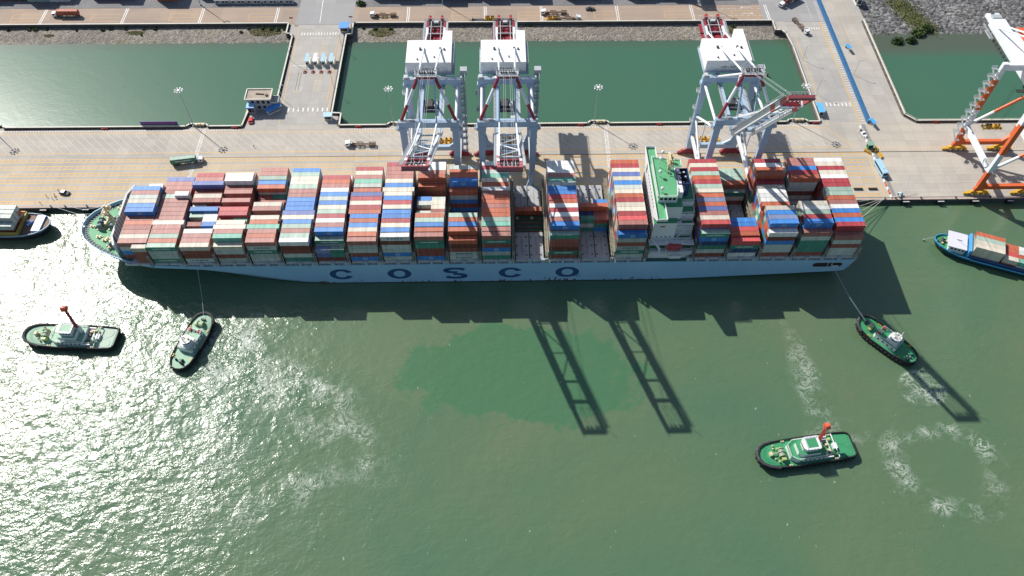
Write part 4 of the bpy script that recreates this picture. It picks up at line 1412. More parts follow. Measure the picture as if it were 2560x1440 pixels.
    for x in (-3.0, 2.8):
        r.cbox((x, 79.6, 45.8), (1.5, 1.8, 1.6), 2)
        r.bar((x, 78.4, 45.5), (x, 80.6, 47.0), 0.4, 0.4, 2)
    r.cbox((0, 76.9, 45.5), (2.2, 1.3, 0.8), 3)
    B(r, 'tail_sheaves', [M_DKRED, M_DARK, M_RED, M_GREYW])
    h = MB()
    h.box((-11.6, 34.6, 48.8), (8.9, 50.6, 54.7), 0)
    h.box((4.7, 50.6, 48.8), (8.9, 57.6, 54.7), 0)
    h.box((-12.2, 34.0, 48.2), (10.2, 51.4, 48.8), 1)
    for x in (-4.5, 4.6):
        h.cbox((x-0.9, 43.8, 55.1), (0.9, 1.2, 0.8), 2)
        h.cbox((x+0.9, 43.6, 55.0), (0.8, 0.8, 0.7), 2)
    h.cbox((-6.4, 36.6, 55.0), (0.6, 0.6, 0.6), 2)
    h.cbox((1.2, 38.2, 55.0), (0.6, 0.6, 0.6), 2)
    for i in range(2):
        h.box((-4.6+i*4.2, 34.52, 51.4), (-1.0+i*4.2, 34.58, 51.6), 2)
        h.box((-4.6+i*4.2, 34.52, 50.8), (-1.0+i*4.2, 34.58, 51.0), 2)
    for x in (9.3,):
        for z in (49.0, 51.0, 53.0):
            h.box((8.92, 35, z), (10.0, 50, z+0.12), 3)
            h.rail([(10.0, 35, z+0.1), (10.0, 50, z+0.1)], 1.0, 0.06, 2.0, 3)
    h.rail([(-12.2, 34.0, 48.8), (-12.2, 51.4, 48.8)], 1.1, 0.06, 2.0, 3)
    h.rail([(-12.2, 34.0, 48.8), (10.2, 34.0, 48.8)], 1.1, 0.06, 2.0, 3)
    B(h, 'machinery_house', [M_HOUSEW, M_CRANE, M_DARK, M_GALV])
    AX, AY, AZ_ = 3.3, 8.2, 68.6
    for s in (-1, 1):
        a = MB()
        p0, p1 = Vector((s*11.6, 0.3, 51.4)), Vector((s*AX, AY, AZ_))
        for f0, f1, k in ((0, 0.36, 2), (0.36, 0.72, 1), (0.72, 1.0, 2)):
            a.tube(p0.lerp(p1, f0), p0.lerp(p1, f1), 0.72, 10, k)
        B(a, 'a_frame_leg', MC)
        a = MB()
        a.tube((s*6.0, YL-0.4, 48.8), (s*AX, AY+0.8, AZ_-0.6), 0.55, 10, 1)
        B(a, 'a_frame_strut', MC)
        a = MB()
        a.tube((s*AX, AY+0.6, AZ_), (s*GX, 67.5, 45.6), 0.42, 10, 1)
        a.bar((s*AX, AY+17, 61.6), (s*7.2, 35.0, 48.9), 0.16, 0.16, 4)
        a.bar((s*AX, AY+17, 61.6), (s*2.6, 35.0, 48.9), 0.16, 0.16, 4)
        B(a, 'backstay', MC)
    a = MB()
    a.box((-4.0, AY-1.0, AZ_-1.0), (4.0, AY+1.0, AZ_+1.0), 2)
    a.box((-4.6, AY-1.9, AZ_+1.0), (4.6, AY+2.6, AZ_+1.1), 4)
    for x in (-2.6, -1.6, -0.6, 0.8, 1.8, 2.8):
        a.tube((x-0.14, AY+0.4, AZ_+1.6), (x+0.14, AY+0.4, AZ_+1.6), 0.95, 12, 3)
    a.rail([(-4.6, AY-1.9, AZ_+1.1), (4.6, AY-1.9, AZ_+1.1), (4.6, AY+2.6, AZ_+1.1), (-4.6, AY+2.6, AZ_+1.1), (-4.6, AY-1.9, AZ_+1.1)], 1.1, 0.07, 1.5, 4)
    for x in (-4.4, 4.4):
        a.bar((x, AY, AZ_-1), (x, AY-0.6, AZ_-4.5), 1.5, 1.0, 1)
        a.bar((x, AY+2, AZ_+1), (x, AY+2, AZ_+3.4), 0.2, 0.2, 4)
    B(a, 'apex_crosshead', MC)
    # boom
    ca, sa = math.cos(ang), math.sin(ang)
    H = Vector((0, -1.3, 44.2))
    D = Vector((0, -ca, sa))
    U = Vector((0, sa, ca))
    P = lambda s, x, o=0.0: H+D*s+U*o+Vector((x, 0, 0))
    LB = 67.0
    b = MB()
    for x in (-GX, GX):
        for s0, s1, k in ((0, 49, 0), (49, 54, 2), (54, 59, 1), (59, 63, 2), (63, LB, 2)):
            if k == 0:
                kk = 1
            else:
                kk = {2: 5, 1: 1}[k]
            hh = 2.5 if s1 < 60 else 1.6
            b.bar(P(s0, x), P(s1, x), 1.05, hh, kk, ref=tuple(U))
        sx = 1 if x > 0 else -1
        b.bar(P(1, x+sx*1.1, 0.9), P(LB-1, x+sx*1.1, 0.9), 1.0, 0.1, 4, ref=tuple(U))
        for o in (1.5, 2.0):
            b.bar(P(1, x+sx*1.6, o), P(LB-1, x+sx*1.6, o), 0.09, 0.09, 4, ref=tuple(U))
        s = 1.0
        while s < LB:
            b.bar(P(s, x+sx*1.6, 0.9), P(s, x+sx*1.6, 2.0), 0.09, 0.09, 4, ref=(1, 0, 0))
            s += 2.4
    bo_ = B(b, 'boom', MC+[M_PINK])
    c = MB()
    for s in (2.0, 14, 26, 38, 49):
        c.bar(P(s, -GX, 0.4), P(s, GX, 0.4), 0.45 if s < 48 else 1.0, 0.6, 0, ref=tuple(U))
    for s0, s1, fl in ((26, 38, 1), (38, 49, -1), (14, 26, -1)):
        c.tube(P(s0, -GX*fl, 0.9), P(s1, GX*fl, 0.9), 0.24, 8, 1)
    for x in (-3.0, 3.0):
        c.bar(P(2, x, 0.2), P(58, x, 0.2), 0.25, 0.3, 4, ref=tuple(U))
    for i in range(24):
        c.bar(P(2+i*2.4, 2.2, 0.6), P(2+i*2.4, 3.4, 0.6), 0.5, 0.08, 3, ref=tuple(U))
    B(c, 'boom_bracing', MC, bo_)
    c = MB()
    c.bar(P(56.5, -GX, 0.3), P(56.5, GX, 0.3), 1.5, 1.8, 2, ref=tuple(U))
    c.bar(P(LB, -GX-0.5, 0), P(LB, GX+0.5, 0), 1.5, 1.7, 5, ref=tuple(U))
    c.bar(P(LB+0.8, -GX-0.6, -0.6), P(LB+0.8, GX+0.6, -0.6), 1.0, 0.3, 3, ref=tuple(U))
    for x in (-2.6, -1.0, 1.0, 2.6):
        c.tube(P(LB-1.2, x-0.12, 1.1), P(LB-1.2, x+0.12, 1.1), 0.8, 10, 3)
        c.bar(P(58, x*0.8, 0.6), P(LB-1, x*0.8, 0.6), 0.16, 0.16, 1, ref=tuple(U))
    c.bar(P(LB-1, -GX-0.4, 1.0), P(LB+2.2, -GX-2.2, 2.2), 0.18, 0.18, 1)
    c.bar(P(LB-1, GX+0.4, 1.0), P(LB+2.2, GX+2.2, 2.2), 0.18, 0.18, 1)
    for o in (1.6, 2.1):
        c.bar(P(LB+0.3, -GX, o), P(LB+0.3, GX, o), 0.1, 0.1, 4)
        c.bar(P(56.5, -GX, o), P(56.5, GX, o), 0.1, 0.1, 4)
    for i in range(7):
        x = -GX+i*GX/3
        c.bar(P(LB+0.3, x, 0.9), P(LB+0.3, x, 2.1), 0.1, 0.1, 4)
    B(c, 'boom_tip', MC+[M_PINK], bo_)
    for s in (-1, 1):
        f = MB()
        k = P(4.5, s*3.6, 6.0)
        f.bar((s*AX, AY-0.8, AZ_-0.4), k, 0.55, 0.75, 0)
        f.bar(k, P(35, s*3.7, 2.1), 0.55, 0.75, 1)
        f.bar(P(35, s*3.7, 2.1), P(35, s*GX, 0.9), 0.6, 0.8, 1)
        f.bar(P(35, s*3.7, 2.3), P(55, s*3.9, 2.0), 0.45, 0.6, 1)
        B(f, 'forestay', MC)
    for x in (-1.6, -0.9, 1.0, 1.7):
        f = MB().tube((x, AY, AZ_+1.6), P(60, x*1.2, 1.0), 0.06, 5, 0)
        B(f, 'hoist_rope', M_GALV)
    t = MB()
    ty = 19.5
    t.box((-4.0, ty-3.2, 41.4), (4.0, ty+3.2, 42.2), 0)
    t.box((-2.6, ty-2.2, 42.2), (0.4, ty+2.4, 44.4), 0)
    t.box((0.9, ty-1.2, 42.2), (2.6, ty+1.6, 43.6), 1)
    for x in (-3.3, -1.1, 1.2, 3.1):
        t.tube((x-0.2, ty+2.2, 43.2), (x+0.2, ty+2.2, 43.2), 0.8, 10, 0)
    t.rail([(-4, ty-3.2, 42.2), (4, ty-3.2, 42.2), (4, ty+3.2, 42.2), (-4, ty+3.2, 42.2), (-4, ty-3.2, 42.2)], 1.1, 0.06, 1.6, 1)
    B(t, 'trolley', [M_DARK, M_GALV])
    t = MB()
    t.box((1.6, ty-6.6, 38.2), (4.2, ty-3.6, 41.0), 0)
    t.box((1.8, ty-6.66, 38.6), (4.0, ty-6.61, 40.2), 1)
    t.bar((2.8, ty-4.0, 41), (2.8, ty-3.0, 42), 0.5)
    B(t, 'operator_cab', [M_GREYW, M_GLASS])
    t = MB()
    sx = 13.6
    for i in range(11):
        z = 5.5+i*4.1
        y0, y1 = YL-2.2, YL+2.4
        t.box((sx-0.9, y0-0.6, z), (sx+1.3, y0+0.8, z+0.12))
        t.box((sx-0.9, y1-0.8, z+2.05), (sx+1.3, y1+0.6, z+2.17))
        t.bar((sx+0.6, y0, z), (sx+0.6, y1, z+2.05), 0.7, 0.12)
        t.bar((sx-0.4, y1, z+2.05), (sx-0.4, y0, z+4.1), 0.7, 0.12)
        t.rail([(sx+1.3, y0-0.6, z+0.1), (sx+1.3, y1+0.6, z+2.1)], 1.0, 0.05, 2.0)
        t.rail([(sx+1.3, y1+0.6, z+2.1), (sx+1.3, y0-0.6, z+4.1)], 1.0, 0.05, 2.0)
    t.box((sx-0.9, YL+2.2, 48.4), (sx+2.2, YL+5.2, 51.0))
    B(t, 'stair_tower', M_GALV)
    for x, y, z in ((-13.4, 0, 47), (13.4, 0, 47), (-13.4, YL, 40), (-13.2, YL, 30), (-13.2, YL, 22)):
        w = MB()
        w.cbox((x, y, z), (1.6, 2.4, 0.12))
        s = 1 if x > 0 else -1
        w.rail([(x-0.8*s, y-1.2, z), (x+0.8*s, y-1.2, z), (x+0.8*s, y+1.2, z), (x-0.8*s, y+1.2, z)], 1.1, 0.06, 1.2)
        B(w, 'platform', M_GALV)
    for yy, zz in ((-1.2, 51.4), (YL-1.2, 48.8)):
        w = MB().rail([(-13, yy, zz), (13, yy, zz)], 1.1, 0.06, 2.0)
        B(w, 'handrail', M_GALV)
    w = MB()
    for z in range(8, 46, 2):
        w.bar((-12.95, YL-0.3, z), (-12.95, YL+0.3, z), 0.08)
    w.bar((-12.95, YL-0.3, 7), (-12.95, YL-0.3, 46), 0.08)
    w.bar((-12.95, YL+0.3, 7), (-12.95, YL+0.3, 46), 0.08)
    B(w, 'ladder', M_GALV)
    return root
grey_crane(-29.4, math.radians(33.5), 'leftmost of the three blue-grey gantry cranes, its lowered boom tip hanging over the ship')
grey_crane(4.4, math.radians(33.0), 'middle one of the three blue-grey gantry cranes, white machinery house, boom tip above red boxes')
c3 = grey_crane(107.0, math.radians(53.5), 'blue-grey gantry crane behind the ship bridge with its striped boom raised steepest')
m = text_mesh('107', 2.2, 0.06, 0.02)
m.materials.clear()
m.materials.append(M_LETW)
# orange and white crane at the right edge
oc = empty('gantry_crane', (244.7, 46.6, Q), 0, 'orange and white gantry crane standing at the right edge of the quay', 'gantry crane')
OM = [M_CRANEW, M_ORANGE, M_YELLOW, M_DARK, M_GALV]
for y in (0, 30.6):
    s = MB()
    s.box((-9.5, y-0.9, 4.2), (9.5, y+0.9, 6.4), 1)
    s.add([(-9.5, y-0.7, 4.2), (-14.6, y-0.7, 2.8), (-14.6, y-0.7, 4.6), (-12.0, y-0.7, 9.5), (-9.2, y-0.7, 6.4), (-9.5, y+0.7, 4.2), (-14.6, y+0.7, 2.8), (-14.6, y+0.7, 4.6), (-12.0, y+0.7, 9.5), (-9.2, y+0.7, 6.4)],
          [(0, 1, 2, 3, 4), (5, 6, 7, 8, 9), (0, 1, 6, 5), (1, 2, 7, 6), (2, 3, 8, 7), (3, 4, 9, 8), (4, 0, 5, 9)], 1)
    s.add([(9.5, y-0.7, 4.2), (14.6, y-0.7, 2.8), (14.6, y-0.7, 4.6), (12.0, y-0.7, 9.5), (9.2, y-0.7, 6.4), (9.5, y+0.7, 4.2), (14.6, y+0.7, 2.8), (14.6, y+0.7, 4.6), (12.0, y+0.7, 9.5), (9.2, y+0.7, 6.4)],
          [(0, 1, 2, 3, 4), (5, 6, 7, 8, 9), (0, 1, 6, 5), (1, 2, 7, 6), (2, 3, 8, 7), (3, 4, 9, 8), (4, 0, 5, 9)], 1)
    s.build('sill_beam', OM, oc)
    for x in (-11.5, 11.5):
        b = MB()
        for i in range(4):
            wx = x-4.2+i*2.8
            b.tube((wx, y-0.35, 0.45), (wx, y+0.35, 0.45), 0.45, 10, 3)
            b.cbox((wx, y, 1.2), (2.3, 1.5, 0.9), 2)
        b.bar((x-4, y, 2.0), (x, y, 3.4), 1.2, 0.8, 2)
        b.bar((x+4, y, 2.0), (x, y, 3.4), 1.2, 0.8, 2)
        b.cbox((x-6.2, y, 0.9), (1.6, 1.0, 0.8), 2)
        b.build('bogie', OM, oc)
    for x in (-13.2, 13.2):
        l = MB()
        for z0, z1, k in ((5.5, 15.5, 1), (15.5, 27, 0), (27, 45, 1), (45, 54, 0)):
            l.bar((x, y, z0), (x, y, z1), 2.3, 1.8, k, ref=(0, 1, 0))
        l.build('leg', OM, oc)
    d = MB()
    p0, p1 = Vector((-13.2, y, 16.5)), Vector((13.2, y, 41))
    for f0, f1, k in ((0, 0.35, 0), (0.35, 0.8, 1), (0.8, 1, 0)):
        d.tube(p0.lerp(p1, f0), p0.lerp(p1, f1), 0.75, 10, k)
    d.build('cross_brace', OM, oc)
    d = MB().box((-14, y-1.0, 50.5), (14, y+1.0, 53.6), 0)
    d.build('portal_beam', OM, oc)
for x in (-13.2, 13.2):
    d = MB().bar((x, 1, 16.0), (x, 29.6, 16.0), 1.9, 2.3, 0)
    for i in range(9):
        a = PI*i/8
        d.bar((x-1.0, 4.0, 17.4), (x-1.0, 4.0+2.2*math.cos(a), 17.4+2.2*math.sin(a)), 0.2, 0.1, 4)
    d.torus((x-1.1, 4.0, 17.4), 2.1, 0.18, 'x', 16, 5, 4)
    d.build('side_beam', OM, oc)
d = MB()
d.box((-3.4, -2, 46.5), (3.4, 69, 50.0), 0)
d.box((-3.2, 69, 47.4), (-1.2, 75, 49.0), 0)
d.box((1.2, 69, 47.4), (3.2, 75, 49.0), 0)
for i in range(9):
    d.tube((-4.4, 40+i*3.0, 45.6), (-4.0, 40+i*3.0, 45.6), 1.0, 8, 3)
d.box((-5.2, 60, 45.0), (-3.4, 67, 45.3), 4)
d.rail([(-5.4, 58, 46), (-5.4, 70, 46)], 1.2, 0.08, 1.5, 4)
d.cbox((0, 71, 49.6), (4.4, 2.6, 1.2), 4)
d.build('trolley_girder', OM, oc)
h = MB()
h.box((3.5, 36, 47), (16, 58, 52.0), 0)
h.prism([(3.2, 35.6), (16.3, 35.6), (16.3, 58.4), (3.2, 58.4)], 52.0, 52.7, 1)
h.build('machinery_house', OM, oc)
t = MB()
for i in range(10):
    z = 9+i*4.3
    t.box((-17.0, 27.6, z), (-14.6, 29.0, z+0.12))
    t.rail([(-17, 27.6, z), (-17, 31.6, z+2.1)], 1.1, 0.07, 1.6)
    t.bar((-16.6, 28, z), (-16.6, 32, z+2.1), 0.7, 0.12)
    t.bar((-15.6, 32, z+2.1), (-15.6, 28, z+4.3), 0.7, 0.12)
    t.box((-17.0, 31.4, z+2.1), (-14.6, 32.8, z+2.2))
    t.rail([(-17, 32.8, z+2.1), (-14.6, 32.8, z+2.1)], 1.1, 0.07, 1.2)
t.build('stair_tower', M_GALV, oc)
b = MB()
for x in (-3.2, 3.2):
    b.bar((x, -2, 48), (x, -46, 84), 1.2, 2.6, 0)
for i in range(6):
    f = i/5
    b.bar((-3.2, -2-44*f, 48+36*f), (3.2, -2-44*f, 48+36*f), 0.8, 0.8, 1)
b.build('boom', OM, oc)
a = MB()
for x in (-13, 13):
    a.tube((x, 0, 53.6), (x*0.25, 8, 76), 0.8, 8, 1)
a.box((-4, 7, 75), (4, 9, 77), 1)
for x in (-3, 3):
    a.tube((x, 8, 76), (x, 62, 50), 0.4, 8, 0)
a.build('a_frame', OM, oc)
tr = MB().box((-3.2, 17, 45.0), (3.2, 25, 46.3), 3)
tr.box((-6.5, 22, 44.2), (0, 23.4, 44.8), 3)
tr.build('trolley', OM, oc)
def yellow_spreader(x, y, z, rz, label, name='spreader', L=12.0, w=2.2, post=True):
    mb = MB()
    for s in (-1, 1):
        mb.box((-L/2, s*w/2-0.2, 0.3), (L/2, s*w/2+0.2, 0.8))
        for e in (-L/2, -L*0.17, L*0.17, L/2-0.4):
            mb.box((e, s*w/2-0.3, 0), (e+0.4, s*w/2+0.3, 1.4))
    for e in (-L/2, -L/4, 0, L/4, L/2-0.5):
        mb.box((e, -w/2, 0.3), (e+0.5, w/2, 0.9))
    mb.box((-L*0.36, -0.8, 0.9), (-L*0.06, 0.8, 2.2))
    mb.box((L*0.06, -0.8, 0.9), (L*0.36, 0.8, 2.2))
    for e in (-L*0.3, -L*0.12, L*0.12, L*0.3):
        mb.tube((e, -0.4, 2.3), (e, 0.4, 2.3), 0.5, 8, 1)
        mb.bar((e, -w/2, 0.8), (e, -w/2, 2.0), 0.25, 0.25, 0)
    o = mb.build(name, [M_YELLOW, M_TIMBER], None, (x, y, z), rz)
    return tag(o, label, 'spreader', 'yellow container spreaders')
for dy in (0, 3.0):
    yellow_spreader(-27.5, 83.0+dy, Q, 0, 'yellow container spreader on the ground under the left grey crane, %s of its pair' % ('nearer' if dy == 0 else 'farther'))
    yellow_spreader(4.8, 82.6+dy, Q, 0, 'yellow container spreader on the ground under the middle grey crane, %s of its pair' % ('nearer' if dy == 0 else 'farther'))
    yellow_spreader(107.6, 82.4+dy, Q, 0, 'yellow container spreader on the ground under the rightmost grey crane, %s of its pair' % ('nearer' if dy == 0 else 'farther'))
sp_ = yellow_spreader(240.0, 72.0, 22.0, 0.0, 'black and yellow spreader hanging on ropes beside the orange crane', 'spreader', 9.0)
rp = MB()
for x in (-2.5, 2.5):
    for y in (-0.6, 0.6):
        rp.tube((x, y, 2.2), (x+1.5, y, 24.5), 0.05, 5)
rp.build('hoist_rope', M_DARK, sp_)
# ------------------------------------------------------------------ light masts
MASTLAB = {0: 'tall floodlight mast behind the quay near the left picture edge', 1: 'tall floodlight mast behind the quay before the left basin', 2: 'tall floodlight mast just left of the leftmost grey crane',
           3: 'tall floodlight mast standing alone between the middle and right grey cranes', 4: 'tall floodlight mast at the corner of the middle basin by the causeway'}
def mast_mesh(h):
    p, l = MB(), MB()
    p.tube((0, 0, 0), (0, 0, h), 0.30, 8, 0, 0.13)
    p.cbox((0, 0, 0.3), (1.0, 1.0, 0.6))
    l.lathe((0, 0, h-0.2), [(0.3, 0), (0.75, 0.15), (0.75, 0.4), (0.2, 0.55)], 10)
    for i in range(8):
        a = 2*PI*i/8+0.25
        c, s = math.cos(a), math.sin(a)
        l.bar((c*0.5, s*0.5, h), (c*1.9, s*1.9, h), 0.10)
        l.bar((c*1.6, s*1.6, h-0.25), (c*2.25, s*2.25, h-0.05), 0.55, 0.6)
    return p.mesh('pole', M_GALV), l.mesh('lamp_head', M_WHITE)
pm, lm = mast_mesh(23.6)
for i, mx in enumerate(MASTX):
    o = empty('light_mast', (mx, 99.0, Q), 0.3*i, MASTLAB[i], 'light mast', 'floodlight masts')
    link('pole', pm, o)
    link('lamp_head', lm, o)
for i, mx in enumerate((-176.0, -32.0, 122.0)):
    o = empty('light_mast', (mx, 203.5, Q), 0.2*i, ['floodlight mast on the gravel strip behind the left road', 'floodlight mast on the gravel strip behind the empty chassis trucks', 'floodlight mast on the gravel strip behind the right grey crane'][i],
              'light mast', 'floodlight masts')
    link('pole', pm, o)
    link('lamp_head', lm, o)
slm = MB()
slm.tube((0, 0, 0), (0, 0, 9.5), 0.10, 6)
slm.bar((0, 0, 9.5), (-1.6, 0, 9.8), 0.12)
slm.cbox((-1.9, 0, 9.78), (0.9, 0.35, 0.18))
slp = slm.mesh('street_lamp', M_GALV)
for x, y, rz, lab in ((-114.6, 151, PI, 'slim street lamp on the left edge of the narrow pier beside the toll lanes'), (-114.5, 119, PI, 'slim street lamp by the corner of the flat roofed gatehouse'),
                      (-88.4, 165, 0, 'slim street lamp on the right edge of the narrow pier, farther one'), (-88.4, 128, 0, 'slim street lamp on the right edge of the narrow pier, nearer one'),
                      (172.0, 149, PI, 'slim street lamp on the left edge of the causeway, farther one'), (172.4, 120, PI, 'slim street lamp on the left edge of the causeway beside the blue roofed hut'),
                      (197.4, 136, PI, 'slim street lamp on the ramp between the two blue signboards')):
    tag(link('street_lamp', slp, None, (x, y, Q), rz), lab, 'street lamp', 'street lamps on the pier roads')
# boxes of plant on the lamp platforms
def plant(x, y, label):
    o = empty('electrical_cabinet', (x, y, Q), 0, label, 'cabinet', 'equipment by the floodlight masts')
    mb = MB()
    for i in range(3):
        mb.box((i*1.7, 0, 0), (i*1.7+1.3, 0.9, 1.5+0.3*(i % 2)))
    mb.build('cabinet_box', M_CREAMEQ, o)
    mb = MB().box((-0.3, -0.4, 0), (5.2, 1.2, 0.2))
    mb.build('plinth', M_DARK, o)
for i, mx in enumerate(MASTX[1:]):
    plant(mx+1.0, 98.6, 'cream equipment cabinets on the platform of the %s' % ('mast before the left basin', 'mast left of the first grey crane', 'lone mast between the grey cranes', 'mast at the causeway corner')[i])
# hose stands and rescue gear along the rear wall
hs = MB()
hs.box((-1.6, -0.3, 0), (1.6, 0.3, 0.7))
hs.tube((-1.2, 0, 0.7), (1.2, 0, 0.9), 0.25, 8)
hs.bar((0.3, 0, 0.5), (1.4, -0.9, 0.1), 0.3)
hs.bar((-0.5, 0, 0.6), (-0.1, -0.8, 0.1), 0.25)
hsm = hs.mesh('hose_stand', M_RED)
for x, lab in ((-202.5, 'red hose stand on the rear quay wall left of the purple board'), (-135.8, 'red hose stand at the basin corner below the gatehouse'), (-72.0, 'red hose stand on the rear wall right of the narrow pier'),
               (43.4, 'red hose stand on the rear wall beside the lone mast'), (84.5, 'red hose stand on the rear wall left of the right grey crane'), (166.5, 'red hose stand at the causeway corner of the rear wall'), (218.0+12, 'red hose stand on the rear wall behind the orange crane')):
    tag(link('hose_stand', hsm, None, (x, 97.2, Q)), lab, 'hose stand', 'red hose stands along the wall')
bb = MB()
bb.box((-9.5, -0.12, 1.0), (9.5, 0.12, 3.6), 0)
bb.box((-8.2, -0.16, 1.5), (8.2, -0.125, 3.1), 1)
for x in (-9, -3, 3, 9):
    bb.bar((x, 0.3, 0), (x, 0.3, 3.4), 0.2, 0.2, 2)
o = bb.build('signboard', [paint('board_violet', (0.075, 0.06, 0.25), 0.5, 0.15), paint('board_plum', (0.20, 0.07, 0.20), 0.5, 0.3), M_GALV], None, (-174.5, 98.9, Q))
tag(o, 'long purple signboard standing on the rear quay wall beside the left basin', 'signboard')
# ------------------------------------------------------------------ huts and the gatehouse
gh = empty('gatehouse', (-124.5, 114.0, Q), 0, 'grey two storey gatehouse with flat cream edged roof on the pier corner', 'gatehouse')
w = MB()
w.box((-5.8, -3.2, 0), (5.8, 3.4, 7.4), 0)
w.box((5.8, -2.4, 0), (9.6, 2.6, 4.4), 0)
w.box((-6.0, -6.0, 0), (-2.2, -3.2, 4.6), 0)
w.build('wall', M_GALV, gh)
r = MB()
r.box((-6.6, -4.0, 7.4), (6.6, 4.2, 7.7), 1)
for a, b in (((-6.6, -4.0), (6.6, -4.0)), ((6.6, -4.0), (6.6, 4.2)), ((6.6, 4.2), (-6.6, 4.2)), ((-6.6, 4.2), (-6.6, -4.0))):
    r.bar((*a, 7.85), (*b, 7.85), 0.55, 0.8, 0)
r.bar((-1.5, 0.6, 8.0), (2.6, 0.2, 8.0), 0.4, 0.5, 2)
r.cbox((4.2, -0.6, 8.0), (1.2, 1.2, 0.7), 2)
for a, b in (((5.8, -2.4), (9.6, -2.4)), ((9.6, -2.4), (9.6, 2.6)), ((9.6, 2.6), (5.8, 2.6))):
    r.bar((*a, 4.6), (*b, 4.6), 0.35, 0.6, 0)
r.box((5.8, -2.3, 4.4), (9.5, 2.5, 4.45), 3)
r.build('roof', [M_CREAM, paint('dusty_roof', (0.40, 0.34, 0.27), 0.9, 0.3), M_TIMBER, M_GALV], gh)
for x in (-4.0, -1.2, 1.6, 4.2):
    for z in (1.2, 4.6):
        MB().box((x, -3.28, z), (x+1.5, -3.22, z+1.8)).build('window', M_GLASS, gh)
MB().box((-5.6, -6.08, 1.2), (-2.6, -6.02, 3.4)).build('window', M_GLASS, gh)
c = MB().box((-6.3, -7.2, 4.6), (-2.0, -2.8, 4.9))
c.build('canopy', M_BLUEROOF, gh)
c = MB()
c.box((-6.2, -7.1, 4.9), (-2.1, -3.4, 5.2))
c.build('roof_panel', paint('light_blue_panel', (0.30, 0.52, 0.80), 0.5, 0.1), gh)
aw = empty('shelter', (-117.4, 109.3, Q), math.radians(36), 'slanting blue roofed shelter in front of the flat roofed gatehouse', 'shelter')
m = MB()
m.add([(-4.2, -1.7, 3.0), (4.2, -1.7, 3.4), (4.2, 1.7, 3.9), (-4.2, 1.7, 3.5), (-4.2, -1.7, 2.85), (4.2, -1.7, 3.25), (4.2, 1.7, 3.75), (-4.2, 1.7, 3.35)],
      [(0, 1, 2, 3), (4, 7, 6, 5), (0, 4, 5, 1), (1, 5, 6, 2), (2, 6, 7, 3), (3, 7, 4, 0)])
m.build('roof', M_BLUEROOF, aw)
m = MB()
for x in (-3.8, 0, 3.8):
    for y in (-1.4, 1.4):
        m.bar((x, y, 0), (x, y, 3.2), 0.14)
m.box((-3.6, -0.9, 0), (3.4, 0.9, 1.1))
m.build('frame', M_GREYW, aw)
def hut(x, y, w_, d_, h_, roof, label, name='hut', rz=0.0, wallm=None, over=0.5):
    o = empty(name, (x, y, Q), rz, label, name)
    b = MB().box((-w_/2, -d_/2, 0), (w_/2, d_/2, h_))
    b.build('wall', wallm or M_CREAM, o)
    b = MB()
    b.prism([(-w_/2-over, -d_/2-over), (w_/2+over, -d_/2-over), (w_/2+over, d_/2+over), (-w_/2-over, d_/2+over)], lambda a, c: h_+0.02+(a+w_/2+over)*0.05, lambda a, c: h_+0.25+(a+w_/2+over)*0.05)
    b.build('roof', roof, o)
    b = MB()
    b.box((-w_/2+0.4, -d_/2-0.06, 1.0), (w_/2-0.4, -d_/2-0.01, h_-0.5))
    b.box((-w_/2-0.06, -d_/2+0.4, 1.0), (-w_/2-0.01, d_/2-0.4, h_-0.5))
    b.build('window', M_GLASS, o)
    return o
hut(-87.7, 178.6, 4.4, 4.6, 3.2, M_BLUEROOF, 'blue roofed gate hut at the far right corner of the narrow pier', 'hut', 0, M_CREAM, 0.6)
hut(-88.2, 103.6, 3.8, 2.4, 2.9, M_PALEBLUE, 'pale blue roofed hut at the near right corner of the narrow pier', 'hut', 0, M_CREAM, 0.5)
hut(170.6, 106.0, 2.6, 6.6, 3.0, paint('sky_blue_roof', (0.12, 0.42, 0.80), 0.5, 0.08), 'sky blue roofed hut at the near end of the causeway', 'hut', -0.02, M_GREYW, 0.3)
hut(217.6, 203.5, 3.0, 8.0, 4.2, M_WHITE, 'tall white hut at the top edge beside the ramp', 'hut', 0, M_WHITE, 0.2)
hut(189.6, 79.0, 2.6, 2.2, 2.8, paint('moss_green_sheet', (0.20, 0.36, 0.27), 0.6, 0.2), 'small green hut among yellow barriers where the quay rail crosses the lane', 'hut', 0, M_TUGG, 0.3)
for i in range(4):
    o = empty('toll_booth', (-105.0+i*4.45, 149.0, Q), 0, 'toll booth on the narrow pier, %s from the left, %s roof' % (('first', 'second', 'third', 'fourth')[i], 'white' if i == 1 else 'pale blue'), 'toll booth', 'toll booths across the pier')
    b = MB().box((-0.7, -2.4, 0), (0.9, -0.6, 2.6))
    b.box((-0.9, -3.2, 0), (1.1, 5.2, 0.22))
    b.build('cabin', M_CREAM, o)
    b = MB()
    b.prism([(-1.1, -2.8), (1.1, -2.8), (1.0, 4.4), (-1.0, 4.4)], lambda x, y: 3.3, lambda x, y: 3.5)
    b.build('roof', M_WHITE if i == 1 else M_PALEBLUE, o)
    b = MB()
    for y in (-2.2, 4.0):
        b.bar((0, y, 0), (0, y, 3.3), 0.2)
    b.build('post', M_GALV, o)
    b = MB().box((-0.5, -2.46, 1.1), (0.7, -2.41, 2.3))
    b.build('window', M_GLASS, o)
    k = MB()
    k.prism([(-1.0, -1.1), (0.6, -1.3), (1.1, 0.2), (-0.2, 1.2), (-1.1, 0.6)], 0, 0.35)
    k.box((-0.3, -0.3, 0.35), (0.3, 0.3, 0.9))
    q = k.build('lane_marker', paint('marker_red_brown', (0.22, 0.05, 0.035), 0.7, 0.2), None, (-105.6+i*4.45, 141.6, Q))
    tag(q, 'red brown lane marker block in front of the %s toll booth from the left' % ('first', 'second', 'third', 'fourth')[i], 'lane marker', 'red lane markers before the toll booths')
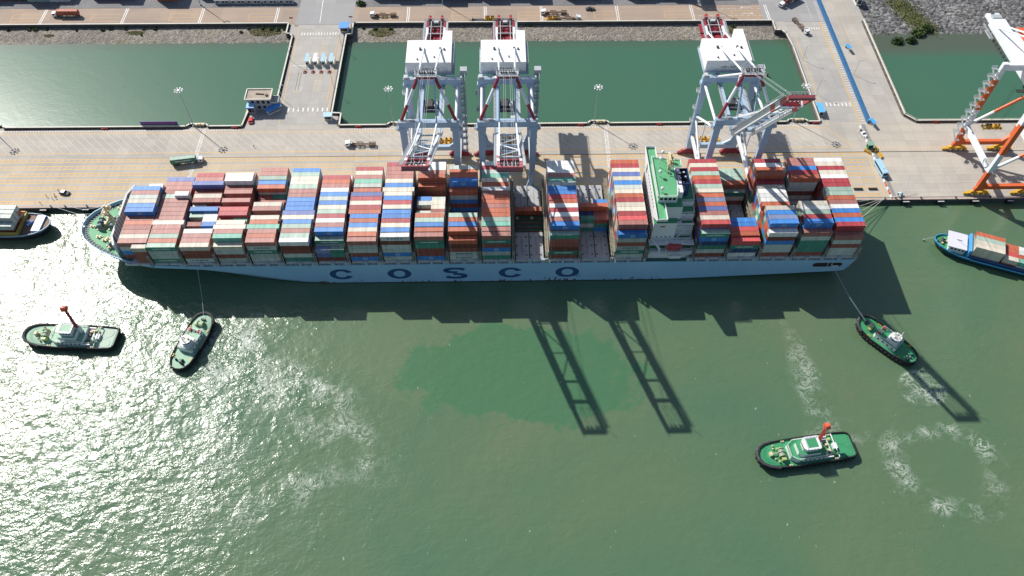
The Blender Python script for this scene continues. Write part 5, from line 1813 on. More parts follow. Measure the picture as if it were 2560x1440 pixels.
def board(x, y, rz, label):
    o = empty('signboard', (x, y, Q), rz, label, 'signboard', 'blue signboards on the ramp')
    b = MB().bar((0, -2.3, 2.9), (0, 2.3, 2.5), 1.9, 0.12)
    b.build('board', paint('sign_blue', (0.05, 0.33, 0.75), 0.5, 0.1), o)
    b = MB()
    for yy in (-1.8, 1.8):
        b.bar((0, yy, 0), (0, yy, 2.7), 0.14)
    b.cbox((0, 2.6, 0.8), (0.9, 0.9, 1.6))
    b.build('post', paint('post_pale_green', (0.35, 0.55, 0.45), 0.6, 0.1), o)
board(199.6, 157.6, 0.15, 'bright blue signboard beside the fence halfway up the ramp')
board(195.6, 96.0, 0.2, 'bright blue signboard at the near end of the blue mesh fence')
for x, y, lab in ((-119.0, 185.5, 'small dark red traffic sign at the far left corner of the narrow pier'), (-84.6, 186.2, 'small dark red traffic sign behind the blue roofed gate hut')):
    m = MB().tube((0, 0, 0), (0, 0, 3.4), 0.07, 6, 1)
    m.cbox((0, 0, 3.6), (2.2, 0.12, 0.8), 0)
    tag(m.build('traffic_sign', [M_DKRED, M_GALV], None, (x, y, Q)), lab, 'traffic sign')
# barrier line between the two berths
bm_ = MB()
bm_.prism([(-0.9, -0.28), (0.9, -0.28), (0.9, 0.28), (-0.9, 0.28)], 0, 0.3, 0)
bm_.box((-0.9, -0.12, 0.3), (0.9, 0.12, 0.85), 0)
bmW = bm_.mesh('barrier', M_WHITE)
bmO = bm_.mesh('barrier', M_ORANGE)
for i in range(20):
    y = 94.0-i*2.55
    if 58 < y < 68 or 76 < y < 81:
        continue
    org = y < 58 and i % 2 == 0
    o = link('road_barrier', bmO if org else bmW, None, (189.4+0.02*i+0.9*(94-y)/50, y, Q), PI/2+0.02)
    tag(o, 'one of the %s in the row dividing the two quays' % ('orange road barriers' if org else 'white road barriers'), 'barrier', 'orange barriers dividing the quays' if org else 'white barriers dividing the quays')
for x, y, rz, lab in ((187.4, 77.0, 0.5, 'yellow barrier frame left of the small green hut'), (193.4, 78.4, -0.6, 'yellow barrier frame right of the small green hut'), (194.0, 74.4, -0.2, 'yellow barrier frame just below the crane rail beside the lane')):
    m = MB()
    m.rail([(-1.0, 0.0, 0), (0, -3.4, 0)], 1.2, 0.12, 1.7)
    m.rail([(-0.4, 0.6, 0), (0.7, -2.6, 0)], 1.2, 0.12, 1.7)
    m.bar((-0.8, 0.4, 0.3), (0.4, -3.2, 0.3), 1.0, 0.2)
    tag(m.build('barrier_frame', M_YELLOW, None, (x, y, Q), rz), lab, 'barrier', 'yellow barrier frames at the rail crossing')
for x, lab in ((176.2, 'black grating plate on the quay, left of a pair behind the ship stern'), (183.4, 'black grating plate on the quay, right of a pair behind the ship stern')):
    m = MB().box((-2.2, -0.7, 0), (2.2, 0.7, 0.25))
    m.rail([(-2.2, -0.7, 0.2), (2.2, -0.7, 0.2)], 0.4, 0.05, 1.1)
    tag(m.build('grating_plate', M_BLACK, None, (x, 50.6, Q)), lab, 'grating')
# tangle of tarps at the corner of the two berths
m = MB()
for i in range(7):
    a = random.uniform(0, PI)
    m.bar((random.uniform(-1.5, 1.5), random.uniform(-1, 1.4), 0.4+0.1*i), (random.uniform(-2, 2.5), random.uniform(-1, 1.6), 1.3), random.uniform(0.6, 1.2), random.uniform(0.3, 0.7), i % 3)
m.bar((1.8, 0.6, 1.5), (4.2, 6.4, 6.5), 0.12, 0.12, 0)
o = m.build('mooring_winch', [M_PALEBLUE, M_GREYW, M_DARK], None, (195.4, 45.8, Q))
tag(o, 'pale blue mooring winch heap with thin mast at the quay corner', 'mooring winch')
pile = MB().lathe((0, 0, -3), [(0.55, 0), (0.55, 5.0), (0.4, 5.1)], 10)
tag(pile.build('mooring_pile', M_TIMBER, None, (150.4, 138.5, 0)), 'lone dark pile standing in the water of the middle basin', 'pile')
# ------------------------------------------------------------------ vehicles
def wheel(mb, x, y, r=0.5, w=0.35, k=0):
    mb.tube((x, y-w/2, r), (x, y+w/2, r), r, 12, k)
    mb.tube((x, y-w/2-0.01, r), (x, y+w/2+0.01, r), r*0.5, 8, k+1)
MT = [M_BLACK, M_GALV]
def truck(x, y, rz, label, cabm=None, load=None, trailer='skeleton', z=Q, L=12.4, group='port tractor trucks'):
    """tractor at +x end, trailer behind it"""
    o = empty('port_truck', (x, y, z), rz, label, 'truck', group)
    cabm = cabm or M_WHITE
    c = MB()
    c.prism([(5.6, -1.2), (7.9, -1.2), (7.9, 1.2), (5.6, 1.2)], 0.7, lambda a, b: 2.9 if a < 7 else 2.55, 0)
    c.box((3.0, -0.5, 0.6), (5.6, 0.5, 1.0), 1)
    c.box((5.3, -1.1, 2.0), (5.6, 1.1, 3.2), 0)
    c.box((7.9, -1.15, 0.5), (8.15, 1.15, 1.0), 1)
    cab = c.build('cab', [cabm, M_DARK], o)
    g = MB()
    g.box((7.905, -1.05, 1.65), (7.93, 1.05, 2.4))
    g.box((6.4, -1.225, 1.65), (7.5, -1.205, 2.4))
    g.box((6.4, 1.205, 1.65), (7.5, 1.225, 2.4))
    g.build('windscreen', M_GLASS, cab)
    w_ = MB()
    for xx in (6.9, 3.9):
        for yy in (-1.0, 1.0):
            wheel(w_, xx, yy)
    for xx in (-4.4, -5.6, -6.6):
        for yy in (-1.0, 1.0):
            wheel(w_, xx, yy)
    w_.build('wheels', MT, o)
    t = MB()
    if trailer == 'skeleton':
        for yy in (-0.45, 0.45):
            t.box((-7.4, yy-0.12, 1.0), (4.6, yy+0.12, 1.4))
        for xx in (-7.3, -4.2, -1.0, 1.4, 4.3):
            t.box((xx, -1.2, 1.1), (xx+0.35, 1.2, 1.5))
        for yy in (-1.15, 1.15):
            t.box((-7.3, yy-0.06, 1.3), (-3.9, yy+0.06, 1.75))
            t.box((-1.0, yy-0.06, 1.3), (2.6, yy+0.06, 1.75))
            t.box((-2.2, yy-0.06, 0.5), (1.6, yy+0.06, 0.7))
    else:
        t.box((-7.4, -1.2, 1.1), (4.6, 1.2, 1.45))
    t.build('trailer', M_TIMBER if load is None else M_DARK, o)
    if load:
        k, tx = load
        q = place(k, 0, 0, 0, 2.75, 12.19, CNAME[k]+' container riding on '+('the truck at top left' if k == 'o' else 'the truck on the quay' if k == 'G' else 'the truck at the top right corner'), tx, 'containers on trucks')
        off = Vector((-7.5, -1.219, 1.46))
        q.location = Vector((x, y, z))+Matrix.Rotation(rz, 3, 'Z') @ off
        q.rotation_euler = (0, 0, rz)
    return o
truck(-251.6, 193.4, PI, 'white cab truck hauling a brick red container on the far left road', load=('o', '-'))
truck(-66.0, 191.4, PI+0.0, 'white cab truck with empty chassis half in shadow on the far road')
truck(34.5, 192.8, PI, 'white cab truck with empty chassis facing left beyond the middle grey crane')
truck(41.6, 187.0, 0.0, 'white cab truck with empty chassis facing right, a yellow spreader behind it')
truck(177.4, 178.9, math.radians(-71), 'white cab truck with long rusty empty chassis on the causeway', None, None, 'skeleton')
truck(176.2, 202.4, math.radians(215), 'white cab truck with dark red container leaving the frame at the top', load=('k', ''))
truck(-69.2, 83.6, PI-0.02, 'white cab truck with empty flat chassis on the quay left of the cranes')
truck(-154.6, 72.4, math.radians(9), 'truck hauling a dark green lettered container across the quay lanes', load=('G', '*'))
yellow_spreader(-3.6, 187.8, Q, 0, 'yellow container spreader frame beside a dark flat rack on the far road', 'spreader', 6.5, 2.6)
yellow_spreader(33.0, 187.4, Q, 0, 'yellow container spreader frame at the tail of the right facing chassis truck', 'spreader', 6.5, 2.6)
fr = MB().box((-4.5, -1.2, 0), (4.5, 1.2, 0.5))
fr.box((-4.5, -1.2, 0.5), (-4.2, 1.2, 1.6))
tag(fr.build('flat_rack', M_DARK, None, (-9.6, 186.9, Q)), 'dark flat rack lying on the far road behind the middle grey crane', 'flat rack')
fr = MB().box((-3.5, -1.2, 0), (3.5, 1.2, 0.6))
for x in (-3.2, 0, 3.2):
    fr.box((x-0.15, -1.2, 0.6), (x+0.15, 1.2, 1.0))
tag(fr.build('flat_rack', M_TIMBER, None, (3.6, 187.6, Q)), 'brown flat rack right of the yellow spreader on the far road', 'flat rack')
def car(x, y, rz, label, m, kind='car', pickup=False, L=4.6, W_=1.85, H=1.55):
    o = empty('parked_car' if not pickup else 'pickup_truck', (x, y, Q), rz, label, kind)
    b = MB()
    n = [(-L/2, 0.45), (-L/2+0.05, 0.85), (-L*0.36, 0.95)]
    if pickup:
        prof = [(-L/2, 0.45), (-L/2, 1.0), (-L*0.12, 1.0), (-L*0.08, H+0.1), (L*0.12, H+0.1), (L*0.24, 1.02), (L*0.46, 0.92), (L/2, 0.75), (L/2, 0.4)]
    else:
        prof = [(-L/2, 0.45), (-L/2+0.02, 0.9), (-L*0.40, 1.0), (-L*0.30, H), (L*0.08, H), (L*0.22, 1.0), (L*0.44, 0.88), (L/2, 0.65), (L/2, 0.4)]
    vs = [(px, -W_/2*(0.86 if pz > 1.2 else 1), pz) for px, pz in prof]+[(px, W_/2*(0.86 if pz > 1.2 else 1), pz) for px, pz in prof]
    q = len(prof)
    b.add(vs, [tuple(range(q)), tuple(range(2*q-1, q-1, -1))]+[(i, i+q, (i+1) % q+q, (i+1) % q) for i in range(q)])
    if pickup:
        b.box((-L/2+0.1, -W_/2+0.1, 1.0), (-L*0.13, W_/2-0.1, 1.02), 1)
    b.build('body', [m, M_DARK], o, smooth=False)
    g = MB()
    if pickup:
        g.bar((L*0.12+0.03, 0, H+0.02), (L*0.235, 0, 1.1), W_*0.78, 0.04)
        g.box((-L*0.05, -W_*0.435, 1.15), (L*0.11, W_*0.435, 1.5))
    else:
        g.bar((L*0.085+0.02, 0, H-0.06), (L*0.215, 0, 1.05), W_*0.76, 0.05)
        g.bar((-L*0.30-0.02, 0, H-0.06), (-L*0.395, 0, 1.05), W_*0.76, 0.05)
        g.box((-L*0.26, -W_*0.435, 1.08), (L*0.10, W_*0.435, 1.42))
    g.build('window', M_GLASS, o)
    w_ = MB()
    for xx in (-L*0.3, L*0.3):
        for yy in (-W_/2+0.12, W_/2-0.12):
            wheel(w_, xx, yy, 0.34, 0.24)
    w_.build('wheels', MT, o)
    return o
car(189.0, 88.9, math.radians(-75), 'white pickup truck parked beside the white barriers', M_WHITE, 'pickup truck', True, 5.4, 2.0, 1.7)
car(56.0, 196.8, PI, 'dark pickup truck on the far road beyond the chassis trucks', paint('car_dark_green', (0.05, 0.065, 0.055), 0.3, 0.1), 'pickup truck', True, 5.4, 2.0, 1.7)
car(-209.0, 52.4, math.radians(-10), 'dark estate car parked near the red vested workers', paint('car_charcoal', (0.03, 0.035, 0.035), 0.25, 0.1), 'car', False, 5.0, 1.95, 1.75)
car(-128.4, 102.4, math.radians(98), 'bright red car parked below the gatehouse', paint('car_red', (0.62, 0.03, 0.05), 0.3, 0.05), 'car', False, 4.7, 2.2, 1.6)
bs_ = empty('bus', (190.4, 63.0, Q), math.radians(-83), 'pale blue bus parked at the orange barriers between the quays', 'bus')
b = MB()
b.prism([(-5.0, -1.35), (5.0, -1.35), (5.0, 1.35), (-5.0, 1.35)], 0.5, 3.2)
b.box((-4.7, -1.2, 3.2), (4.7, 1.2, 3.35))
b.cbox((1.6, 0, 3.45), (1.0, 0.8, 0.2))
b.build('body', M_BUSBLUE, bs_)
g = MB()
g.box((5.0, -1.2, 1.4), (5.03, 1.2, 2.9))
g.box((-4.6, -1.385, 1.6), (4.6, -1.355, 2.7))
g.box((-4.6, 1.355, 1.6), (4.6, 1.385, 2.7))
g.box((-5.03, -1.1, 1.5), (-5.0, 1.1, 2.7))
g.build('window', M_GLASS, bs_)
g = MB()
for xx in (-3.2, 3.0):
    for yy in (-1.15, 1.15):
        wheel(g, xx, yy, 0.5, 0.3)
g.build('wheels', MT, bs_)
# ------------------------------------------------------------------ people
def person(x, y, rz, label, shirt, trousers, arm=0.3, stride=0.12):
    V = [(0, 0, 0.95), (0, 0, 1.2), (0, 0, 1.45), (0, 0, 1.56), (0, 0.01, 1.70), (0, 0.17, 1.42), (0.02+arm*0.2, 0.24, 1.16), (arm*0.5, 0.25, 0.92), (0, -0.17, 1.42), (0.02, -0.25, 1.15), (arm, -0.26, 1.0),
         (0, 0.1, 0.9), (stride, 0.11, 0.5), (stride*0.6, 0.11, 0.08), (0, -0.1, 0.9), (-stride*0.3, -0.11, 0.5), (-stride*1.6, -0.11, 0.08), (stride*0.6+0.16, 0.12, 0.05), (-stride*1.6+0.16, -0.12, 0.05)]
    Ed = [(0, 1), (1, 2), (2, 3), (3, 4), (2, 5), (5, 6), (6, 7), (2, 8), (8, 9), (9, 10), (0, 11), (11, 12), (12, 13), (0, 14), (14, 15), (15, 16), (13, 17), (16, 18)]
    R = [0.15, 0.15, 0.16, 0.065, 0.115, 0.075, 0.05, 0.045, 0.075, 0.05, 0.045, 0.11, 0.075, 0.05, 0.11, 0.075, 0.05, 0.045, 0.045]
    me = bpy.data.meshes.new('person')
    me.from_pydata(V, Ed, [])
    o = bpy.data.objects.new('tmp', me)
    COL.objects.link(o)
    sk = o.modifiers.new('skin', 'SKIN')
    for i, r in enumerate(R):
        me.skin_vertices[0].data[i].radius = (r, r)
    me.skin_vertices[0].data[0].use_root = True
    su = o.modifiers.new('sub', 'SUBSURF')
    su.levels = 1
    dg = bpy.context.evaluated_depsgraph_get()
    m = bpy.data.meshes.new_from_object(o.evaluated_get(dg))
    bpy.data.objects.remove(o)
    m.materials.clear()
    for mm in (shirt, trousers, M_SKIN, M_HAIR):
        m.materials.append(mm)
    for p in m.polygons:
        z = p.center.z
        hand = abs(p.center.y) > 0.2 and z < 1.02
        p.material_index = 3 if z > 1.74 else 2 if (z > 1.52 or hand) else 0 if z > 0.92 else 1
    q = link('person', m, None, (x, y, Q), rz)
    return tag(q, label, 'person')
M_SKIN = paint('skin', (0.36, 0.20, 0.13), 0.6, 0.05)
M_HAIR = paint('hard_hat_white', (0.6, 0.6, 0.55), 0.5, 0.05)
VEST = paint('vest_red', (0.55, 0.06, 0.03), 0.7, 0.1)
TR = paint('trousers_dark', (0.04, 0.05, 0.08), 0.8, 0.1)
person(-217.1, 50.5, 0.4, 'worker in red vest standing farthest left on the quay', VEST, TR)
person(-213.4, 51.2, 2.6, 'worker in red vest in the middle of the group', VEST, TR, 0.4)
person(-212.6, 49.6, 2.0, 'worker in red vest nearest the water by the ship bow', VEST, TR, 0.2, 0.2)
person(-213.9, 49.0, 0.9, 'worker in pale shirt beside the red vested group', M_CREAM, TR, 0.35)
person(-212.4, 53.9, -0.4, 'worker in red vest leaning at the back of the dark car', VEST, TR, 0.5)
person(-218.6, 46.0, 1.2, 'worker in red vest at the quay edge above the silver barge', VEST, TR, 0.4)
person(-123.6, 83.2, 1.4, 'person in dark clothes walking alone across the quay bays', paint('shirt_dark', (0.07, 0.06, 0.07), 0.8, 0.1), TR, 0.3, 0.22)
# ------------------------------------------------------------------ bushes and grass
def leafball(mb, c, r, n, size):
    for i in range(n):
        u, v = random.uniform(-1, 1), random.uniform(0, 2*PI)
        q = random.random()**0.45
        s = math.sqrt(1-u*u)
        k = 0.75+0.4*mnoise.noise((c[0]+math.cos(v)*2, c[1]+math.sin(v)*2, u*2))
        p = Vector((c[0]+r[0]*q*k*s*math.cos(v), c[1]+r[1]*q*k*s*math.sin(v), c[2]+r[2]*q*k*abs(u)+0.1))
        a = Vector((random.gauss(0, 1), random.gauss(0, 1), random.gauss(0, 1))).normalized()
        b = a.cross(Vector((random.gauss(0, 1), random.gauss(0, 1), random.gauss(0, 1)))).normalized()
        z = size*random.uniform(0.6, 1.3)
        mb.quad(p-a*z-b*z*0.6, p+a*z-b*z*0.6, p+a*z+b*z*0.6, p-a*z+b*z*0.6)
def bush(x, y, z, r, label, m, n=160, group=None, name='shrub', cat='bush'):
    o = empty(name, (x, y, z), 0, label, cat, group)
    mb = MB()
    leafball(mb, (0, 0, 0.15), r, n, 0.22*max(r[0], 0.8)**0.5)
    if r[0] > 1.2:
        for k in range(3):
            leafball(mb, (random.uniform(-0.7, 0.7)*r[0], random.uniform(-0.6, 0.6)*r[1], 0.1), (r[0]*0.5, r[1]*0.5, r[2]*0.75), n//3, 0.22)
    f = mb.mesh('foliage', m)
    link('foliage', f, o)
    s = MB()
    for k in range(3):
        s.tube((0, 0, -0.4), (random.uniform(-0.4, 0.4)*r[0], random.uniform(-0.4, 0.4)*r[1], r[2]*0.6), 0.07, 5, 0, 0.03)
    link('stem', s.mesh('stem', M_STEM), o)
GB = 'shrubs on the stone bank'
def bank_z(y):
    for (ya, za), (yb, zb) in zip(RP[:-1], RP[1:]):
        if ya <= y <= yb:
            return za+(zb-za)*(y-ya)/(yb-ya)
    return 1.3
for px, y, r, mi in ((-282.5, 182.2, 1.5, 0), (-270.5, 182.4, 1.3, 1), (-267.0, 182.3, 1.9, 1), (-260.5, 182.6, 1.2, 0), (-243.3, 181.6, 1.0, 0), (-228.2, 181.4, 1.4, 1), (-223.5, 182.6, 1.3, 0), (-215.0, 182.4, 1.3, 1),
                     (-204.8, 182.2, 1.2, 0), (-198.0, 182.3, 1.3, 0), (-205.0, 177.2, 0.7, 2), (-144.2, 182.0, 1.2, 1), (-136.0, 182.2, 1.6, 1), (-131.0, 182.0, 2.0, 1), (-127.0, 181.2, 1.9, 1), (-123.4, 182.0, 1.6, 0),
                     (-148.0, 179.2, 1.2, 1), (-77.6, 182.0, 1.3, 1), (-70.4, 180.8, 1.5, 0), (-61.6, 181.2, 1.5, 1), (19.5, 183.0, 1.1, 1), (139.0, 181.6, 1.6, 1), (131.0, 180.5, 1.3, 2)):
    bush(px, y, bank_z(y), (r, r*0.9, r*0.8), 'green shrub on the stone bank %s' % ('below the far left road' if px < -190 else 'beside the far end of the narrow pier' if px < -110 else 'between pier and left grey crane' if px < -40 else 'left of the causeway' if px > 100 else 'behind the middle grey crane'),
         M_LEAF[mi], 190, GB+(' of the left basin' if px < -190 else ' by the narrow pier' if px < -110 else ' near the left crane' if px < -40 else ' near the causeway' if px > 100 else ' behind the cranes'))
gr = MB()
for cx, cy, rx, ry, n in ((-209, 179.3, 5.5, 1.6, 500), (-258, 177.6, 3.0, 0.9, 180), (-134, 179.5, 9.5, 3.4, 1300), (-66.5, 178.6, 8.0, 3.6, 900), (131.5, 178.6, 9.0, 3.6, 900), (140, 177, 5, 2.5, 300)):
    for i in range(n):
        a, q = random.uniform(0, 2*PI), random.random()**0.6
        x, y = cx+rx*q*math.cos(a), cy+ry*q*math.sin(a)
        z = bank_z(y)+0.05
        d = Vector((random.gauss(0, 1), random.gauss(0, 1), random.uniform(0.2, 1.0))).normalized()
        e = Vector((-d.y, d.x, 0.2)).normalized()
        s = random.uniform(0.15, 0.42)
        p = Vector((x, y, z+0.1))
        gr.quad(p-d*s-e*s*0.5, p+d*s-e*s*0.5, p+d*s+e*s*0.5, p-d*s+e*s*0.5, 0 if random.random() < 0.6 else 1)
tag(gr.build('grass', [leaf_mat('dry_grass', (0.13, 0.115, 0.03), (0.19, 0.15, 0.05)), M_LEAF[2]]), 'patchy olive grass on the stone banks', 'grass', None, 'stuff')
gr = MB()
for i in range(2600):
    t = random.random()
    cx, cy = 246+t*12-4, 203-t*26
    x, y = cx+random.gauss(0, 3.6), cy+random.gauss(0, 2.6)
    z = 2.6*max(0, (y-175.5)/30.5)+0.35
    d = Vector((random.gauss(0, 1), random.gauss(0, 1), random.uniform(0.2, 1.0))).normalized()
    e = Vector((-d.y, d.x, 0.2)).normalized()
    s = random.uniform(0.25, 0.6)
    p = Vector((x, y, z))
    gr.quad(p-d*s-e*s*0.5, p+d*s-e*s*0.5, p+d*s+e*s*0.5, p-d*s+e*s*0.5, 0 if random.random() < 0.7 else 1)
tag(gr.build('ground_cover', [leaf_mat('mossy_ground', (0.10, 0.105, 0.03), (0.15, 0.14, 0.045)), M_LEAF[1]]), 'olive ground cover on the rocky shore', 'ground cover', None, 'stuff')
for x, y, z, r, mi, lab in ((232.6, 167.6, 0.0, 4.2, 0, 'dark mangrove bush standing in the shallows, leftmost'), (240.8, 168.2, 0.0, 3.9, 0, 'dark mangrove bush standing in the shallows, second from left'),
                            (247.0, 175.0, 0.2, 5.0, 1, 'green mangrove bush at the rocky waterline below the grass'), (252.6, 178.4, 0.6, 4.2, 1, 'bright green mangrove bush on the rocky shore right of the others')):
    bush(x, y, z, (r, r*0.8, r*0.75), lab, M_LEAF[mi], 900, None, 'mangrove', 'mangrove bush')
bush(-80.5, 203.0, Q, (3.2, 2.4, 3.0), 'bushy green tree at the top edge beside the road junction', M_LEAF[1], 500, None, 'roadside_tree', 'tree')
# ------------------------------------------------------------------ container yard beyond the far road
def yard_stack(mb, x, y, n, rows, L=12.19):
    for r in range(rows):
        for t in range(n if r else max(1, n-random.choice((0, 0, 1)))):
            mb.box((x, y+r*2.6, Q+t*2.6), (x+L, y+r*2.6+2.44, Q+t*2.6+2.56), CIDX[random.choice(CK)])
yd = MB()
xs = -330
while xs < 150:
    if not (-120 < xs < -84) and not (-171 < xs < -117):
        n = random.choice((2, 3, 3, 4, 4))
        yard_stack(yd, xs, 207.5+random.choice((0, 0, 1.5)), n, 4)
        if random.random() < 0.22:
            xs += 13
    xs += 12.7
tag(yd.build('container_yard', [CMAT[k] for k in CC]), 'rows of stacked containers in the yard beyond the far road, only shadows seen', 'containers', None, 'stuff')
for i, x in enumerate((-167.5, -158.0, -148.5, -139.0, -129.5)):
    o = empty('site_cabin', (x, 205.3, Q), 0, 'grey site cabin at the top edge, %s from the left' % ('first', 'second', 'third', 'fourth', 'fifth')[i], 'cabin', 'grey site cabins in a row')
    b = MB().box((0, -1.3, 0.2), (8.6, 1.3, 2.9))
    b.build('wall', M_GALV, o)
    b = MB().box((-0.1, -1.4, 2.9), (8.7, 1.4, 3.05))
    b.build('roof', M_GREYW, o)
    b = MB()
    for xx in (1.0, 4.6, 6.6):
        b.box((xx, -1.36, 1.1), (xx+1.2, -1.31, 2.2))
    b.build('window', M_GLASS, o)
# gantry of the yard, out of frame above, whose slanting legs shade the far road
yg = empty('yard_crane', (112, 216, Q), 0, 'yard gantry crane beyond the far road, casting slanting shadows', 'gantry crane')
m = MB()
for x in (-8, 8):
    for y in (-4, 22):
        m.bar((x, y, 0), (x*0.35, y, 19), 1.4, 1.1)
m.box((-3.6, -6, 18.5), (3.6, 24, 20.5))
m.box((-8, -4.6, 2.2), (8, -3.4, 3.6))
m.build('frame', M_CRANE, yg)
# ------------------------------------------------------------------ tugs
def tyres(mb, outline, z, every=1.7, R=0.62, k=0, skip=None):
    acc = 0.0
    n = len(outline)
    for i in range(n):
        a, b = Vector((*outline[i], 0)), Vector((*outline[(i+1) % n], 0))
        d = (b-a)
        L = d.length
        if L < 1e-6:
            continue
        d.normalize()
        nn = Vector((d.y, -d.x, 0))
        t = every-acc
        while t < L:
            p = a+d*t+nn*0.25
            mb.torus((p.x, p.y, z+random.uniform(-0.15, 0.15)), R*0.68, R*0.34, 'x', 10, 5, k, math.atan2(nn.y, nn.x))
            t += every
        acc = (acc+L) % every
def outline_tug(L, B, blunt):
    pts = []
    if blunt:      # wide square stern, round bow
        sp_ = [(-0.5, 0.30), (-0.485, 0.40), (-0.45, 0.455), (-0.35, 0.485), (-0.1, 0.5), (0.15, 0.5), (0.30, 0.47), (0.40, 0.40), (0.46, 0.29), (0.49, 0.15), (0.5, 0.0)]
    else:
        sp_ = [(-0.5, 0.0), (-0.485, 0.18), (-0.45, 0.31), (-0.36, 0.43), (-0.2, 0.49), (0.0, 0.5), (0.2, 0.5), (0.34, 0.45), (0.43, 0.35), (0.48, 0.20), (0.5, 0.0)]
    right = [(x*L, -y*B) for x, y in sp_]
    left = [(x*L, y*B) for x, y in reversed(sp_)]
    if not blunt:
        left = left[1:-1]
    else:
        left = left[1:]
    return right+left
def shrink(ol, d):
    c = Vector((0, 0))
    out = []
    n = len(ol)
    for i in range(n):
        a, b, q = Vector(ol[i-1]), Vector(ol[(i+1) % n]), Vector(ol[i])
        t = (b-a)
        if t.length < 1e-6:
            out.append(tuple(q))
            continue
        t.normalize()
        nn = Vector((-t.y, t.x))
        out.append(tuple(q+nn*d))
    return out
def tug_hull(root, L, B, blunt, fore, deckm):
    ol = outline_tug(L, B, blunt)
    zt = lambda x: 2.3+(1.3*max(0, (x/L-fore))/(0.5-fore))**1.0 if x/L > fore else 2.3
    h = MB()
    n = len(ol)
    lo = [(x*0.95, y*0.90) for x, y in ol]
    vs = [(x, y, -1.0) for x, y in lo]+[(x, y, 1.1) for x, y in ol]+[(x, y, zt(x)+0.75) for x, y in ol]
    inn = shrink(ol, 0.35)
    vs += [(x, y, zt(a[0])+0.75) for (x, y), a in zip(inn, ol)]+[(x, y, zt(a[0])-0.02) for (x, y), a in zip(inn, ol)]
    fs = []
    for k in range(4):
        fs += [(k*n+i, k*n+(i+1) % n, (k+1)*n+(i+1) % n, (k+1)*n+i) for i in range(n)]
    fs.append(tuple(range(n-1, -1, -1)))
    h.add(vs, fs)
    hull = h.build('hull', M_BLACK, root)
    d = MB()
    dk_ = shrink(ol, 0.34)
    d.add([(x, y, zt(a[0])) for (x, y), a in zip(dk_, ol)]+[(0, 0, zt(0))], [(i, (i+1) % n, n) for i in range(n)])
    d.build('deck', deckm, root)
    f = MB()
    tyres(f, ol, 1.5, 1.75)
    bow = [p for p in ol if p[0] > 0.3*L]
    f.build('tyre_fenders', [M_BLACK], root)
    b = MB()
    bo = sorted([p for p in ol if p[0] > 0.28*L], key=lambda p: p[1])
    for a, c in zip(bo[:-1], bo[1:]):
        b.tube((a[0]+0.3, a[1], zt(a[0])+0.3), (c[0]+0.3, c[1], zt(c[0])+0.3), 0.55, 8)
    b.build('bow_fender', paint('fender_grey_black', (0.06, 0.06, 0.065), 0.8, 0.5), root)
    return ol, zt
def bitts(mb, x, y, z, k=0):
    for e in (-0.4, 0.4):
        mb.lathe((x+e, y, z), [(0.24, 0), (0.2, 0.6), (0.3, 0.7)], 8, k)
MYG = paint('winch_yellow_green', (0.36, 0.46, 0.17), 0.5, 0.2)
